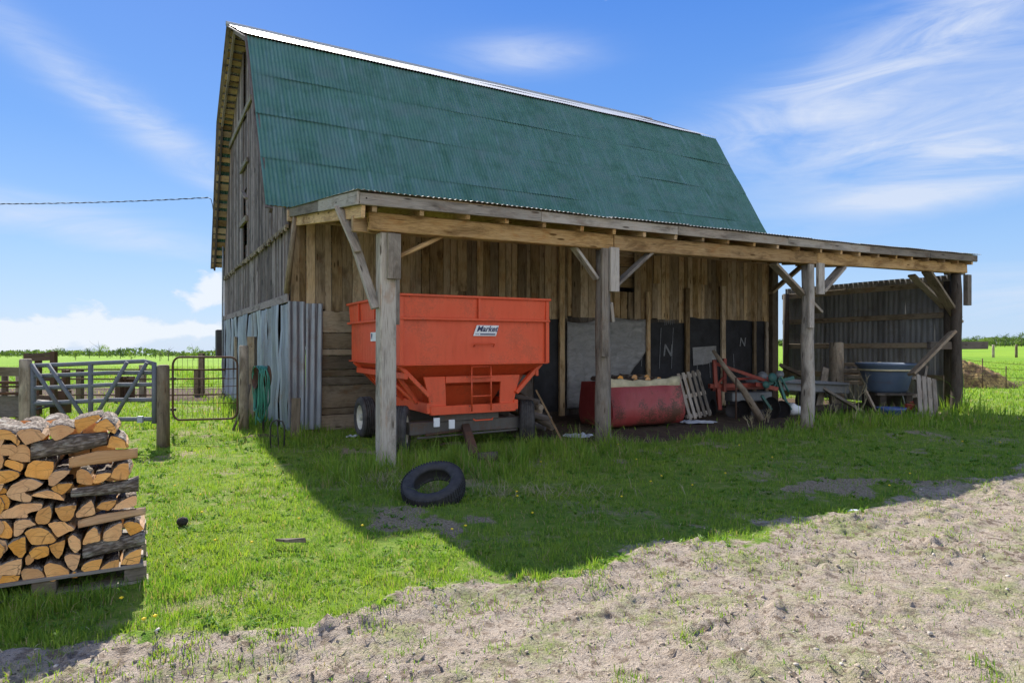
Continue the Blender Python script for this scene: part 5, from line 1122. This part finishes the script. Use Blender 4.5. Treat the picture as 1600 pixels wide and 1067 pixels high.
# far woods behind: one mass
cl_ = []; rn_ = []
for X0, X1, Yw, hh in ((-700, -130, 430, 6.4), (170, 460, 460, 9.)):
    nl = 9000; x = rng.uniform(X0, X1, nl); ht = hh*(.55+.45*np.array([noise.noise(Vector((a*.03, Yw, 0))) for a in x])+.15*np.array([noise.noise(Vector((a*.15, Yw, 3))) for a in x])); z0 = np.array([far_z(a, Yw) for a in x])
    pos = np.stack([x, Yw+rng.normal(0, 6, nl), z0+ht*rng.uniform(0, 1, nl)**.8], 1); d1 = rng.normal(size=(nl, 3)); d1 /= np.linalg.norm(d1, axis=1)[:, None]; d2 = np.cross(d1, rng.normal(size=(nl, 3))); d2 /= np.linalg.norm(d2, axis=1)[:, None]; sz = rng.uniform(.5, 1.2, nl)[:, None]
    cl_.append(np.stack([pos-d1*sz, pos-d2*sz*.7, pos+d1*sz, pos+d2*sz*.7], 1).reshape(-1, 3)); rn_.append(np.clip(.5+.4*rng.normal(size=nl), 0, 1).repeat(4))
o = raw_mesh('far_woods', np.concatenate(cl_), 4, 18000, M_leafs[1], np.concatenate(rn_)); tag(o, 'far belt of woods along the horizon', 'woods', None, 'stuff')

# ------------------------------------------------------------------ grass, clods, stones, dandelions
def blades(P, H, Wd, lean_, rn, name, material, label, seg2=True):
    n = len(P); a = rng.uniform(0, 2*np.pi, n); side = np.stack([np.cos(a), np.sin(a), np.zeros(n)], 1)*Wd[:, None]/2
    b = rng.uniform(0, 2*np.pi, n); ld = np.stack([np.cos(b), np.sin(b), np.zeros(n)], 1)*(H*lean_)[:, None]; up = np.zeros((n, 3)); up[:, 2] = H
    base = P.copy(); base[:, 2] -= .01; mid = base+up*.55+ld*.35; tip = base+up*(1-.25*lean_[:, None])+ld
    V = np.stack([base-side, base+side, mid+side*.75, mid-side*.75, tip], 1).reshape(-1, 3); i = np.arange(n, dtype=np.int32)[:, None]*5
    o = raw_mesh(name, V, 5, n, material, np.repeat(rn, 5), None, [i+np.array([[0, 1, 2, 3]]), i+np.array([[3, 2, 4]])]); return tag(o, label, 'grass', None, 'stuff')
def sample(n, Ymin, Ymax, power=1.):
    """points of the yard in a wide wedge around the view, denser near the yard's front"""
    Y = Ymin*(Ymax/Ymin)**(rng.uniform(0, 1, n)**power); X = Y*rng.uniform(-.92, .92, n); return X, Y
def fillz(X, Y): return np.array([ground_z(x, y) for x, y in zip(X, Y)])
def grass_field(n, Ymin, Ymax, hs, ws):
    X, Y = sample(n, Ymin, Ymax); U = (X-C0.x)*cP+(Y-C0.y)*sP; S = -(X-C0.x)*sP+(Y-C0.y)*cP
    keep = ~((U > -.05) & (U < BL) & (S > -.05) & (S < BW))
    gv_ = np.array([gravel_f(u, s) for u, s in zip(U, S)]); sf = np.array([soil_f(u, s) for u, s in zip(U, S)])
    pat = np.array([fbm(x, y, 1.1, 3, 2.) for x, y in zip(X, Y)]); pt2 = np.array([noise.noise(Vector((x*4.5, y*4.5, 7.))) for x, y in zip(X, Y)])
    dens = np.where(gv_ > 0, .42*np.exp(-np.clip(gv_, 0, 9)/.38)*(pt2 > -.1)+.20*(pt2 > .38)*(pat > -.30)+.030, 1-.85*np.exp(-np.clip(-gv_, 0, 9)/.16)*(pt2 < .15)); dens *= (1-sf*.985)
    ba_ = np.array([bare_f(x, y) if y < 20 else 0. for x, y in zip(X, Y)]); dens *= 1-.9*ba_*(gv_ < 0)
    dens *= np.where((pat+.5*pt2 < -.42) & (gv_ < 0), .30, 1.)*np.clip(.72+.6*pt2, .25, 1)
    strip = (X < -4.6) & (Y > 17.8) & (Y < 23.8); dens *= np.where(strip, .12, 1)
    keep &= rng.uniform(0, 1, n) < dens; X, Y, U, S, gv_, pat, pt2 = [q[keep] for q in (X, Y, U, S, gv_, pat, pt2)]
    tall = np.exp(-((S+4.3)/.9)**2)*((U > -.4) & (U < 15))*np.where(U > 3.6, .38, .9)
    for pu in PU: tall = np.maximum(tall, 1.3*np.exp(-((U-pu)**2+(S+4.15)**2)/.16))
    tall = np.maximum(tall, 1.2*np.exp(-((U-1.2)**2/2.2+(S+4.6)**2/.5))); tall = np.maximum(tall, .9*np.exp(-((U+.1)**2/.5+(S+.7)**2/1.2))); tall = np.maximum(tall, .35*((S > -.8) & (U < -.02) & (U > -.8)))
    tall = np.maximum(tall, .30*np.exp(-((U+2.8)**2/1.+(S+7.25)**2/.06)))
    tc_ = np.exp(-((X-tc.x)**2+(Y-tc.y)**2)/.03); tall = np.maximum(tall*(1-.0*tc_), .9*tc_)
    sprout = gv_ > 0
    H = hs*(.55+.9*rng.uniform(0, 1, len(X))**1.6)*(1+.5*np.clip(pt2, -.6, 1))*(1+4.3*tall*np.clip(.7+pt2, .2, 1.3)); H = np.where(sprout, H*.75, H)
    Wd = ws*(.7+.6*rng.uniform(0, 1, len(X)))*(1+.10*tall)*np.clip(Y/5., .8, 6.)**.55
    rn = np.clip(.42+.35*pat+.22*rng.normal(size=len(X)), 0, .92); rn = np.where(rng.uniform(0, 1, len(X)) < .05+.10*(pat < -.3), 1., rn)
    P = np.stack([X, Y, fillz(X, Y)], 1); return P, H, Wd, np.clip(.35+.35*rng.normal(size=len(X)), .05, 1.3), rn
P, H, Wd, Ln, rn = grass_field(360000, 2.35, 13.5, .050, .0062); blades(P, H, Wd, Ln, rn, 'yard_grass', M_grass, 'short bright grass of the yard')
P, H, Wd, Ln, rn = grass_field(150000, 12., 60., .10, .011); blades(P, H, Wd, Ln, rn, 'pasture_grass', M_grass, 'green pasture grass behind the barn and gates')
# broad-leaved weeds and flattened straw among the blades
Xw, Yw_ = sample(5200, 2.4, 14); cw = [(x, y) for x, y in zip(Xw, Yw_) if (lambda u, s: gravel_f(u, s) < -.03+.12*(rng.random() < .2) and soil_f(u, s) < .3 and not (u > 0 and s > -.3))(*bf(x, y)) and noise.noise(Vector((x*1.7, y*1.7, 51.))) > -.05]
P = np.repeat(np.array([(x, y, ground_z(x, y)) for x, y in cw]), 7, axis=0); n_ = len(P); P[:, :2] += rng.normal(0, .012, (n_, 2))
blades(P, rng.uniform(.02, .058, n_)*np.clip(P[:, 1]/6, .9, 1.6), rng.uniform(.012, .026, n_)*np.clip(P[:, 1]/6, .9, 1.6), rng.uniform(.7, 1.7, n_), np.repeat(rng.uniform(0, .7, len(cw)), 7), 'lawn_weeds', leafmat('weed leaves', (.085, .20, .022), (.20, .33, .035), .4), 'broad leaved weeds low in the lawn')
Xw, Yw_ = sample(16000, 2.4, 13); cw = [(x, y) for x, y in zip(Xw, Yw_) if (lambda u, s: gravel_f(u, s) < .4 and not (u > 0 and s > -.3))(*bf(x, y)) and (bare_f(x, y) > .2 or rng.random() < .22)]
P = np.array([(x, y, ground_z(x, y)+.012) for x, y in cw]); n_ = len(P)
blades(P, rng.uniform(.010, .035, n_), rng.uniform(.003, .006, n_), rng.uniform(1.5, 3.2, n_), rng.uniform(0, 1, n_), 'flattened_straw', M_straw, 'flattened dry straw lying in the lawn')
# dry stems at the first post and trampled straw
q = []; 
for px, py, n_, sx, sy in ((604, 752, 260, .12, .14), (640, 765, 200, .22, .12), (850, 770, 260, .5, .12), (1285, 668, 160, .4, .12), (960, 690, 90, .2, .12), (1530, 640, 160, .7, .4)):
    c = G(px, py); q.append(np.stack([c.x+rng.normal(0, sx, n_), c.y+rng.normal(0, sy, n_), np.zeros(n_)], 1))
P = np.concatenate(q); P[:, 2] = fillz(P[:, 0], P[:, 1]); n_ = len(P); blades(P, rng.uniform(.04, .20, n_), np.full(n_, .006), rng.uniform(.3, 2.2, n_), rng.uniform(0, 1, n_), 'dry_grass', M_straw, 'dry straw stems among the grass at the posts')
# stones and clods on the drive
def lumps(n, f_size, name, material, label, cond, cat):
    Vs = []; Fs = []; rn = []; ico = [Vector(v) for v in ((0, 0, 1), (.89, 0, .45), (.28, .85, .45), (-.72, .53, .45), (-.72, -.53, .45), (.28, -.85, .45), (.72, .53, -.3), (-.28, .85, -.3), (-.89, 0, -.3), (-.28, -.85, -.3), (.72, -.53, -.3))]
    fa = [(0, 1, 2), (0, 2, 3), (0, 3, 4), (0, 4, 5), (0, 5, 1), (1, 6, 2), (2, 6, 7), (2, 7, 3), (3, 7, 8), (3, 8, 4), (4, 8, 9), (4, 9, 5), (5, 9, 10), (5, 10, 1), (1, 10, 6)]
    k = 0
    while k < n:
        Y = 2.4*(13/2.4)**(rng.random()); X = Y*rng.uniform(-.9, .9); u, s = bf(X, Y)
        if not cond(u, s): 
            if rng.random() < .002: k += 1
            continue
        sz = f_size(); b = len(Vs); z = ground_z(X, Y); a = rng.uniform(0, 6.28); ca_, sa_ = math.cos(a), math.sin(a); fx, fy, fz_ = rng.uniform(.7, 1.5), rng.uniform(.7, 1.2), rng.uniform(.45, .8)
        for v in ico:
            j = 1+rng.uniform(-.22, .22); x, y = v.x*sz*fx*j, v.y*sz*fy*j; Vs.append((X+x*ca_-y*sa_, Y+x*sa_+y*ca_, z+v.z*sz*fz_*j+sz*.12)); rn.append(rng.random())
        Fs += [tuple(b+i for i in f) for f in fa]; k += 1
    o = raw_mesh(name, np.array(Vs), 3, 0, material, rn, None, [np.array(Fs, dtype=np.int32)]); return tag(o, label, cat, None, 'stuff')
m, t = mat('stones'); t.put(t.b.inputs['Base Color'], t.mix(t.attr('rnd'), (.30, .26, .21), (.52, .47, .41))); t.b.inputs['Roughness'].default_value = .9; M_stone = m
m, t = mat('clods'); t.put(t.b.inputs['Base Color'], t.mix(t.attr('rnd'), (.27, .21, .155), (.42, .345, .27))); t.b.inputs['Roughness'].default_value = 1.; M_clod = m
lumps(300, lambda: .004+.014*rng.random()**4, 'drive_stones', M_stone, 'pale stones scattered on the sandy drive', lambda u, s: gravel_f(u, s) > -.15, 'stones')
lumps(2200, lambda: .003+.010*rng.random()**2.5, 'drive_clods', M_clod, 'dry earth clods on the sandy drive', lambda u, s: gravel_f(u, s) > -.1 and noise.noise(Vector((u*1.1, s*3., 5))) > -.12, 'clods')
# dandelions
q = []; fa = []; k = 0
while k < 55:
    Y = 2.6*(24/2.6)**rng.random(); X = Y*rng.uniform(-.85, .85); u, s = bf(X, Y)
    if gravel_f(u, s) > -.02 or (-.3 < u < 14 and s > -3.8 and s < 11): continue
    z = ground_z(X, Y)+.07+.03*rng.random(); r_ = .014*max(1, Y/9); b = len(q); q.append((X, Y, z+.008)); q += [(X+r_*math.cos(a), Y+r_*math.sin(a), z) for a in np.linspace(0, 6.283, 9)[:-1]]; q.append((X, Y, z-.012)); fa += [(b, b+1+i, b+1+(i+1) % 8) for i in range(8)]+[(b+9, b+1+(i+1) % 8, b+1+i) for i in range(8)]; k += 1
o = raw_mesh('dandelions', np.array(q), 3, 0, M_flower, np.ones(len(q)), None, [np.array(fa, dtype=np.int32)]); tag(o, 'yellow dandelion heads dotted in the grass', 'dandelions', None, 'stuff')
p0 = G(1335, 803); mb = MB(); mb.lathe([(.0, 0), (.05, .0), (.06, .02), (.03, .042), (0, .045)], Matrix.Translation(p0) @ Matrix.Diagonal((1.2, .8, 1, 1)), 9); tag(mb.build('white_stone', M_white, None, p0, WM), 'white stone at the edge of the shade on the drive', 'stone')
for o in bpy.data.objects:
    if '_o' in o: del o['_o']
